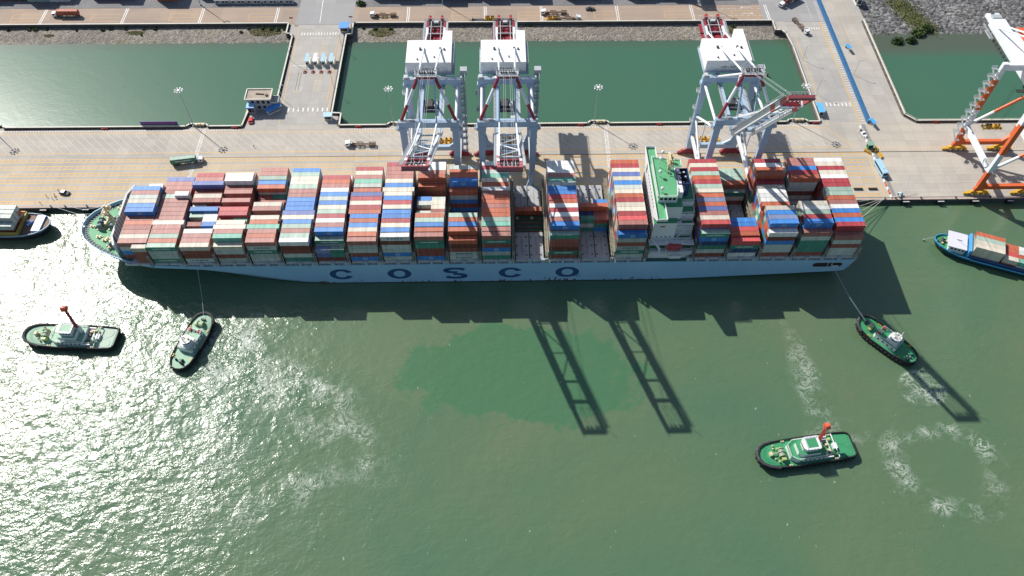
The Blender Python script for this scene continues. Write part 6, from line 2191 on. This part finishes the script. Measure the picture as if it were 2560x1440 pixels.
def tug_a(x, y, rz, label, dk, boom, roof, paleaft):
    L, B = 38.8, 11.6
    r = empty('tugboat', (x, y, 0), rz, label, 'tugboat', 'tugboats attending the big ship')
    tug_hull(r, L, B, True, 0.26, dk)
    fd = MB()
    fd.prism([(8.2, -4.6), (13.5, -4.1), (16.4, -2.4), (17.6, 0), (16.4, 2.4), (13.5, 4.1), (8.2, 4.6)], 2.3, lambda a, b: 2.75+max(0, a-12.6)*0.2, 0)
    fd.build('foredeck', dk, r)
    h = MB()
    h.prism([(-6.6, -4.3), (5.0, -4.3), (7.4, -2.6), (7.4, 2.6), (5.0, 4.3), (-6.6, 4.3)], 2.31, 4.5, 0, 1)
    h.prism([(-6.6, -4.3), (-9.6, -4.3), (-9.6, -3.9), (-6.6, -3.9)], 2.31, 3.6, 0)
    h.prism([(-6.6, 4.3), (-9.6, 4.3), (-9.6, 3.9), (-6.6, 3.9)], 2.31, 3.6, 0)
    h.prism([(-4.0, -3.2), (3.2, -3.2), (4.6, -2.0), (4.6, 2.0), (3.2, 3.2), (-4.0, 3.2)], 4.5, 6.6, 0, 1)
    h.rail([(-6.4, -4.1, 4.5), (4.8, -4.1, 4.5), (7.2, -2.4, 4.5), (7.2, 2.4, 4.5), (4.8, 4.1, 4.5), (-6.4, 4.1, 4.5)], 0.95, 0.05, 1.5)
    dkh = h.build('deckhouse', [M_WHITE, dk], r)
    w = MB()
    w.prism([(-3.0, -2.3), (2.0, -2.3), (2.9, -1.4), (2.9, 1.4), (2.0, 2.3), (-3.0, 2.3)], 6.6, 9.0, 0)
    w.prism([(-3.3, -2.6), (2.2, -2.6), (3.2, -1.6), (3.2, 1.6), (2.2, 2.6), (-3.3, 2.6)], 9.0, 9.25, 0, 1)
    w.prism([(-2.6, -1.8), (1.4, -1.8), (1.4, 1.8), (-2.6, 1.8)], 9.25, 9.3, 2)
    w.rail([(-3.2, -2.5, 9.25), (2.1, -2.5, 9.25), (2.1, 2.5, 9.25), (-3.2, 2.5, 9.25), (-3.2, -2.5, 9.25)], 0.7, 0.05, 1.2, 0)
    for e in (-0.9, 0, 0.9):
        w.box((2.9, e-0.35, 7.6), (2.94, e+0.35, 8.6), 3)
    for i in range(4):
        for s in (-1, 1):
            w.box((-2.7+i*1.2, s*2.3-0.03, 7.6), (-1.9+i*1.2, s*2.3+0.03, 8.6), 3)
    w.build('wheelhouse', [M_WHITE, roof, dk, M_GLASS], r)
    g = MB()
    for i in range(6):
        for s in (-1, 1):
            g.box((-5.8+i*1.8, s*4.3-0.03, 3.1), (-5.0+i*1.8, s*4.3+0.03, 3.9))
    g.build('window_row', M_GLASS, dkh)
    c = MB()
    c.tube((-4.6, 1.4 if boom[1] > 0 else -1.4, 4.5), (-4.6, 1.4 if boom[1] > 0 else -1.4, 8.0), 0.8, 10, 1)
    p0 = Vector((-4.2, 1.4 if boom[1] > 0 else -1.4, 8.0))
    p1 = p0+Vector(boom)
    c.bar(p0, p1, 1.3, 1.5, 0, 1.0, 1.0)
    c.tube(p1+Vector((-0.9, 0, 0)), p1+Vector((0.9, 0, 0)), 1.3, 12, 2)
    c.tube(p1+Vector((-0.5, 0.2, 0.8)), p1+Vector((1.1, 0.5, 0.8)), 0.7, 10, 2)
    c.build('fire_monitor_boom', [paint('boom_red', (0.36, 0.045, 0.035), 0.5, 0.15), M_WHITE, paint('boom_orange_red', (0.66, 0.11, 0.06), 0.5, 0.1)], r)
    wn_ = MB()
    wn_.tube((10.2, -1.5, 3.9), (10.2, 1.5, 3.9), 1.15, 14, 0)
    for e in (-1.6, -0.2, 1.4):
        wn_.tube((10.2, e, 3.9), (10.2, e+0.2, 3.9), 1.5, 14, 1)
    wn_.box((9.0, -2.6, 2.8), (11.4, 2.6, 3.0), 1)
    wn_.box((9.2, 1.8, 3.0), (10.8, 3.2, 4.6), 1)
    wn_.bar((11.4, 0, 4.0), (14.4, 0, 4.4), 0.3, 0.3, 2)
    wn_.cbox((14.4, 0, 3.9), (1.0, 1.6, 1.6), 2)
    for i, (xx, yy) in enumerate(((12.6, -2.2), (13.0, 2.0), (11.8, 3.2), (12.4, -3.4))):
        wn_.lathe((xx, yy, 3.0), [(0.4, 0), (0.35, 0.7), (0.2, 0.9)], 8, 2)
    wn_.build('bow_winch', [paint('rope_drum', (0.30, 0.36, 0.32), 0.7, 0.3), MYG, M_CREAMEQ], r)
    a = MB()
    a.prism([(-18.2, -4.5), (-12.0, -4.9), (-12.0, 4.9), (-18.2, 4.5)], 2.30, 2.42, 0)
    for yy in (-2.45, 2.45):
        a.torus((-15.2, yy, 2.43), 2.1, 0.07, 'z', 24, 4, 1)
        a.lathe((-15.2, yy, 2.42), [(2.05, 0), (2.0, 0.03)], 24, 2)
    a.build('aft_deck_plate', [paleaft, M_GREYW if paleaft is M_PALEG else M_TUGG, paleaft], r)
    f = MB()
    f.tube((-11.6, -4.9, 2.4), (-11.6, -4.7, 3.8), 0.2, 8)
    f.tube((-11.6, 4.9, 2.4), (-11.6, 4.7, 3.8), 0.2, 8)
    f.tube((-11.6, -4.7, 3.8), (-11.6, 4.7, 3.8), 0.2, 8)
    f.cbox((-11.6, 0, 3.0), (1.6, 2.4, 1.4))
    f.build('towing_arch', M_WHITE, r)
    e = MB()
    e.rail([(-9.4, -3.2, 2.3), (-6.8, -3.2, 2.3), (-6.8, 3.2, 2.3), (-9.4, 3.2, 2.3), (-9.4, -3.2, 2.3)], 1.0, 0.09, 1.3, 0)
    e.build('guard_rail', M_WHITE, r)
    for i in range(9):
        e = MB().cbox((random.uniform(-9.2, -7.0), random.uniform(-2.9, 2.9), 2.9), (random.uniform(0.5, 1.2), random.uniform(0.5, 1.2), random.uniform(0.6, 1.4)))
        e.build('deck_box', random.choice((M_TUGG, M_DARK, M_CREAMEQ)), r)
    for xx in (-10.6, 7.8):
        for s in (-1, 1):
            e = MB()
            bitts(e, xx, s*4.9, 2.3)
            e.build('mooring_bitts', M_CREAMEQ, r)
    for s in (-1, 1):
        MB().lathe((-10.4, s*2.9, 2.3), [(0.7, 0), (0.7, 1.2), (0.4, 1.5)], 10).build('vent_cowl', MYG, r)
    return r
def tug_b(x, y, rz, label, dk, pole=None, flip=False):
    L, B = 27.8, 10.6
    r = empty('tugboat', (x, y, 0), rz, label, 'tugboat', 'tugboats attending the big ship')
    tug_hull(r, L, B, False, 0.2, dk)
    h = MB()
    h.prism([(-5.2, -3.1), (4.6, -3.1), (5.4, -2.2), (5.4, -1.0), (3.2, -1.0), (3.2, 1.0), (5.4, 1.0), (5.4, 2.2), (4.6, 3.1), (-5.2, 3.1)], 2.31, 4.7, 0, 1)
    h.rail([(-5.0, -2.9, 4.7), (4.5, -2.9, 4.7), (4.5, 2.9, 4.7), (-5.0, 2.9, 4.7), (-5.0, -2.9, 4.7)], 0.95, 0.05, 1.4)
    h.prism([(-4.6, -2.2), (0.4, -2.2), (0.4, 2.2), (-4.6, 2.2)], 4.7, 5.6, 0, 0)
    dkh = h.build('deckhouse', [M_WHITE, dk], r)
    g = MB()
    for i in range(4):
        for s in (-1, 1):
            g.box((-4.2+i*2.2, s*3.1-0.03, 3.2), (-3.3+i*2.2, s*3.1+0.03, 4.0))
    g.build('window_row', M_GLASS, dkh)
    w = MB()
    n = 10
    ring = lambda R, z: [(-2.2+R*math.cos(2*PI*i/n), R*math.sin(2*PI*i/n)) for i in range(n)]
    w.prism(ring(2.1, 0), 5.6, 6.5, 0)
    w.prism(ring(2.05, 0), 6.5, 7.6, 3)
    w.prism(ring(2.35, 0), 7.6, 7.85, 0)
    w.prism(ring(1.7, 0), 7.85, 7.9, 1)
    for i in range(n):
        a = 2*PI*(i+0.5)/n*1.0
        w.bar((-2.2+2.12*math.cos(2*PI*i/n), 2.12*math.sin(2*PI*i/n), 6.4), (-2.2+2.12*math.cos(2*PI*i/n), 2.12*math.sin(2*PI*i/n), 7.7), 0.16, 0.16, 0)
    w.build('wheelhouse', [M_WHITE, M_CREAM, M_DECKG, M_GLASS], r)
    m = MB()
    m.tube((-3.4, 0, 7.9), (-3.4, 0, 13.0), 0.16, 8)
    m.bar((-3.4, -1.3, 10.6), (-3.4, 1.3, 10.6), 0.14)
    m.bar((-3.4, -0.8, 12.0), (-3.4, 0.8, 12.0), 0.12)
    m.bar((-3.6, -0.9, 9.2), (-3.0, 0.9, 9.2), 0.3)
    m.lathe((-1.8, 1.1, 7.9), [(0.2, 0), (0.4, 0.2), (0.4, 0.6), (0.1, 0.8)], 8)
    m.lathe((-1.8, -1.1, 7.9), [(0.2, 0), (0.4, 0.2), (0.4, 0.6), (0.1, 0.8)], 8)
    m.build('mast', M_WHITE, r)
    for s in (-1, 1):
        c = MB()
        c.box((3.6, s*2.0-0.5, 4.7), (4.8, s*2.0+0.5, 5.5), 0)
        c.tube((3.2, s*1.6, 5.2), (4.6, s*1.9, 5.6), 0.22, 8, 0)
        c.build('fire_monitor', M_RED, r)
    w = MB()
    w.tube((8.4, -1.2, 3.6), (8.4, 1.2, 3.6), 1.0, 14, 0)
    for e in (-1.3, 1.1):
        w.tube((8.4, e, 3.6), (8.4, e+0.2, 3.6), 1.35, 14, 1)
    w.box((7.3, -2.0, 2.5), (9.5, 2.0, 2.7), 1)
    w.box((7.4, 1.4, 2.7), (8.8, 2.4, 4.2), 1)
    w.cbox((10.8, 0, 3.3), (0.7, 1.8, 1.6), 2)
    w.build('bow_winch', [paint('rope_drum_pale', (0.42, 0.52, 0.36), 0.7, 0.3), MYG, M_DARK], r)
    for i in range(7):
        e = MB().lathe((random.uniform(-11.2, -9.2), random.uniform(-2.2, 2.2), 2.3), [(0.5, 0), (0.5, random.uniform(0.5, 1.2)), (0.2, 1.3)], 8)
        e.build('deck_drum', random.choice((M_DARK, M_GALV, paint('bin_green', (0.04, 0.22, 0.12), 0.6, 0.2))), r)
    for xx in (-8.0, 6.4):
        for s in (-1, 1):
            e = MB()
            bitts(e, xx, s*4.1, 2.3)
            e.build('mooring_bitts', M_YELLOW, r)
    return r
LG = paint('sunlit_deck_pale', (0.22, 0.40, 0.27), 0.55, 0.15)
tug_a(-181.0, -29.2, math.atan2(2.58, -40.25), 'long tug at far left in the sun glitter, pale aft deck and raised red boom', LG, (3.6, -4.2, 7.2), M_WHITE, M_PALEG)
tug_a(117.8, -85.6, math.atan2(-5.2, -38.66), 'long green decked tug at lower right with short orange red boom', M_TUGG, (-2.6, -2.8, 5.0), M_WHITE, M_TUGG)
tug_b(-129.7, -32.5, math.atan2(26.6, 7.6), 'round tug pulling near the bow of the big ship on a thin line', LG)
tug_b(164.5, -36.0, math.atan2(21.25, -18.5), 'round green tug off the stern of the big ship, in churned water', M_TUGG)
def rope(pts, r, label, m=None):
    o = MB().path(pts, r, 6).build('rope', m or M_GREYW)
    return tag(o, label, 'rope', 'mooring and towing ropes')
rope([(-126.5, -21.5, 4.2), (-128.6, -12, 6.5), (-131.0, -0.95, 12.8)], 0.07, 'thin tow line from the round tug up to the bow quarter', M_GREYW)
rope([(157.0, -27.4, 4.4), (153.4, -22.6, 7.4), (150.6, -18.4, 9.6)], 0.28, 'thick pale tow line rising from the bow of the green round tug', M_CREAM)
rope([(150.6, -18.4, 9.6), (148.8, -10, 10.2), (147.0, -1.05, 10.6)], 0.07, 'thin end of the tow line between green round tug and ship stern', M_GREYW)
for i, (ys, zz) in enumerate(((37.5, 11.5), (32.0, 11.0), (26.5, 11.0), (20.0, 10.6))):
    rope([(157.3, ys, zz), (173.0, (ys+44.3)/2-0.8, 5.4), (187.2, 44.3, 3.3)], 0.11, 'pale stern rope to the quay corner, %s from the quay' % ('first', 'second', 'third', 'fourth')[i], M_CREAM)
for i, (xs, ys) in enumerate(((-181.5, 27.8), (-177.0, 33.0))):
    rope([(xs, ys, 15.6), ((xs-210)/2, (ys+44.3)/2-1, 7.5), (-206.5 if i else -213.2, 44.3, 3.3)], 0.09, 'bow rope of the big ship, %s' % ('outer one' if i == 0 else 'inner one'), M_GREYW)
# ------------------------------------------------------------------ feeder barges
def barge(loc, rz, L, B, label, hullm, rimm, deckm, depth):
    r = empty('cargo_barge', loc, rz, label, 'barge')
    sp_ = [(0.0, 0.02), (-0.012*1.0, 0.16), (-0.04, 0.30), (-0.09, 0.41), (-0.16, 0.48), (-0.25, 0.5), (-0.96, 0.5), (-1.0, 0.44)]
    ol = [(x*L, -y*B) for x, y in sp_]+[(x*L, y*B) for x, y in reversed(sp_)]
    n = len(ol)
    zt = lambda x: depth+max(0, (x/L+0.24)/0.24)**1.6*1.6
    h = MB()
    inn = [((x-0.25 if x > -0.2*L else x+0.1 if x < -0.95*L else x), y*(1-0.5/B) if abs(y) > 0.4 else y*0.6) for x, y in ol]
    lo = [(x-(1+x/L)*2.6 if x > -0.3*L else x, y*0.86) for x, y in ol]
    vs = [(x, y, -1.0) for x, y in lo]+[(x, y, zt(x)-0.7) for x, y in ol]+[(x, y, zt(x)) for x, y in ol]+[(x, y, zt(o[0])) for (x, y), o in zip(inn, ol)]+[(x, y, zt(o[0])-0.9) for (x, y), o in zip(inn, ol)]
    for k in range(4):
        h.add([], [])
        for i in range(n):
            h.f.append((k*n+i, k*n+(i+1) % n, (k+1)*n+(i+1) % n, (k+1)*n+i))
            h.k.append(0 if k == 0 else 1)
    h.v = vs
    h.build('hull', [hullm, rimm], r)
    d = MB()
    d.add([(x, y, zt(o[0])-0.85) for (x, y), o in zip(inn, ol)]+[(-0.4*L, 0, depth-0.85)], [(i, (i+1) % n, n) for i in range(n)])
    d.build('deck', deckm, r)
    return r, zt
br, zt = barge((202.2, 18.2, 0), math.radians(180-21.4), 74, 13.0, 'blue rimmed container barge entering at the right edge', paint('barge_hull_dark_green', (0.012, 0.045, 0.045), 0.5, 0.2),
               paint('barge_rim_blue', (0.06, 0.34, 0.62), 0.5, 0.15), M_TUGG, 3.0)
m = MB()
m.box((-13.2, -4.6, 2.2), (-6.2, 4.6, 6.2), 0)
m.prism([(-13.6, -4.9), (-5.2, -4.9), (-5.2, 4.9), (-13.6, 4.9)], 6.2, 6.45, 1)
m.bar((-9.0, -0.5, 6.5), (-10.5, 1.5, 9.5), 0.15, 0.15, 0)
m.cbox((-10.0, -0.4, 6.7), (2.4, 0.3, 0.4), 0)
hs_ = m.build('wheelhouse', [M_WHITE, paint('wheelhouse_roof_lilac', (0.62, 0.62, 0.70), 0.6, 0.05)], br)
g = MB()
for i in range(4):
    g.box((-12.8+i*1.6, -4.64, 4.6), (-11.8+i*1.6, -4.61, 5.6))
    g.box((-12.8+i*1.6, 4.61, 4.6), (-11.8+i*1.6, 4.64, 5.6))
g.box((-6.19, -4, 4.6), (-6.16, 4, 5.7))
g.build('window', M_GLASS, hs_)
m = MB()
m.box((-15.4, -5.6, 2.2), (-14.4, 5.6, 7.4), 0)
m.box((-72, -5.7, 2.1), (-15.4, -5.2, 4.4), 1)
m.box((-72, 5.2, 2.1), (-15.4, 5.7, 4.4), 1)
m.build('hold_coaming', [paint('coaming_blue', (0.09, 0.36, 0.70), 0.5, 0.15), paint('coaming_navy', (0.03, 0.075, 0.20), 0.5, 0.2)], br)
m = MB()
for i in range(7):
    m.lathe((-1.6-random.random()*4, random.uniform(-2.0, 2.0), 3.6), [(0.4, 0), (0.4, 0.7), (0.5, 0.8)], 8, i % 2)
m.tube((-3.5, -1.2, 4.2), (-3.5, 1.2, 4.2), 0.6, 10, 0)
m.build('anchor_windlass', [M_DARK, M_CREAMEQ], br)
m = MB().tube((0.4, 0, 4.4), (3.2, -0.6, 1.0), 0.06, 5)
m.cbox((3.2, -0.6, 0.6), (1.0, 0.3, 0.9))
m.build('anchor', M_GREYW, br)
BR = Matrix.Translation((202.2, 18.2, 0)) @ Matrix.Rotation(math.radians(180-21.4), 4, 'Z')
BL = 'containers aboard the blue rimmed barge'
def bplace(k, xl, yl, z, L, label):
    """local x toward the bow; container occupies xl-L..xl"""
    p = BR @ Vector((xl, yl, z))
    return place(k, p.x, p.y, z, 2.57, L, label, '', BL, math.radians(-21.4))
RN = ('far row', 'second far row', 'second near row', 'near row')
for ri, (yl, k1, k2, k3) in enumerate(((-2.45, 'o', 'o', 'w'), (0.0, 'g', 'o', 'w'), (2.45, 'c', 's', 'o'), (4.9, 'c', 'c', 't'))):
    for t in range(3):
        kk = k1 if t == 2 else random.choice('oycmw')
        bplace(kk, -16.0, yl, 2.4+t*2.6, 12.19, '%s container at the front of the blue rimmed barge, %s, %s tier' % (CNAME[kk], RN[ri], BORD[t]))
    for hi, kq in enumerate((k2, k3)):
        for t in range(2):
            kk = kq if t == 1 else random.choice('oycmw')
            bplace(kk, -29.0-hi*6.25, yl, 2.4+t*2.6, 6.06, '%s short container amid the blue rimmed barge, %s, %s block, %s tier' % (CNAME[kk], RN[ri], BORD[hi], BORD[t]))
    for t in range(2):
        kk = ('g', 'o', 't', 'b')[ri] if t == 1 else random.choice('oycmw')
        bplace(kk, -42.0, yl, 2.4+t*2.6, 12.19, '%s container farthest aft on the blue rimmed barge, %s, %s tier' % (CNAME[kk], RN[ri], BORD[t]))
bl, zt2 = barge((-208.4, 31.8, 0), math.radians(-2), 70, 14.5, 'silver barge with pale blue bow moored at the left edge of the quay', paint('barge_hull_black', (0.03, 0.03, 0.035), 0.5, 0.2),
                paint('barge_rim_pale_blue', (0.34, 0.46, 0.60), 0.5, 0.15), paint('barge_deck_brown', (0.16, 0.10, 0.07), 0.7, 0.3), 3.6)
m = MB()
m.box((-64, -6.7, 2.8), (-13.8, -6.2, 5.6), 0)
m.box((-64, 6.2, 2.8), (-13.8, 6.7, 5.6), 0)
m.box((-13.8, -6.7, 2.8), (-13.2, 6.7, 5.2), 0)
m.build('hold_coaming', paint('coaming_ochre', (0.42, 0.29, 0.07), 0.6, 0.3), bl)
m = MB()
m.box((-7.6, -4.6, 3.0), (-3.8, 4.8, 4.9), 0, 1)
m.cbox((-10.8, 1.0, 4.2), (0.8, 0.8, 2.6), 0)
for i in range(4):
    m.lathe((-10.6+0.5*i, -0.6+0.7*i, 3.4), [(0.45, 0), (0.45, 1.2), (0.2, 1.4)], 8, 0)
m.build('forecastle', [paint('forecastle_blue', (0.25, 0.42, 0.72), 0.5, 0.1), M_WHITE], bl)
BL2 = Matrix.Translation((-208.4, 31.8, 0)) @ Matrix.Rotation(math.radians(-2), 4, 'Z')
for ri in range(4):
    for hi in range(3):
        for t in range(3 if ri else 2):
            k = 'y' if t == 2 or (ri == 0 and t == 1) else random.choice('yymo')
            p = BL2 @ Vector((-14.4-12.19-hi*12.4, -5.6+ri*2.75, 3.6+t*2.65))
            place(k, p.x, p.y, p.z, 2.6, 12.19, '%s container on the silver barge, %s row from water, %s stack, %s tier' % (CNAME[k], BORD[ri], BORD[hi], BORD[t]), '', 'containers aboard the silver barge', math.radians(-2))
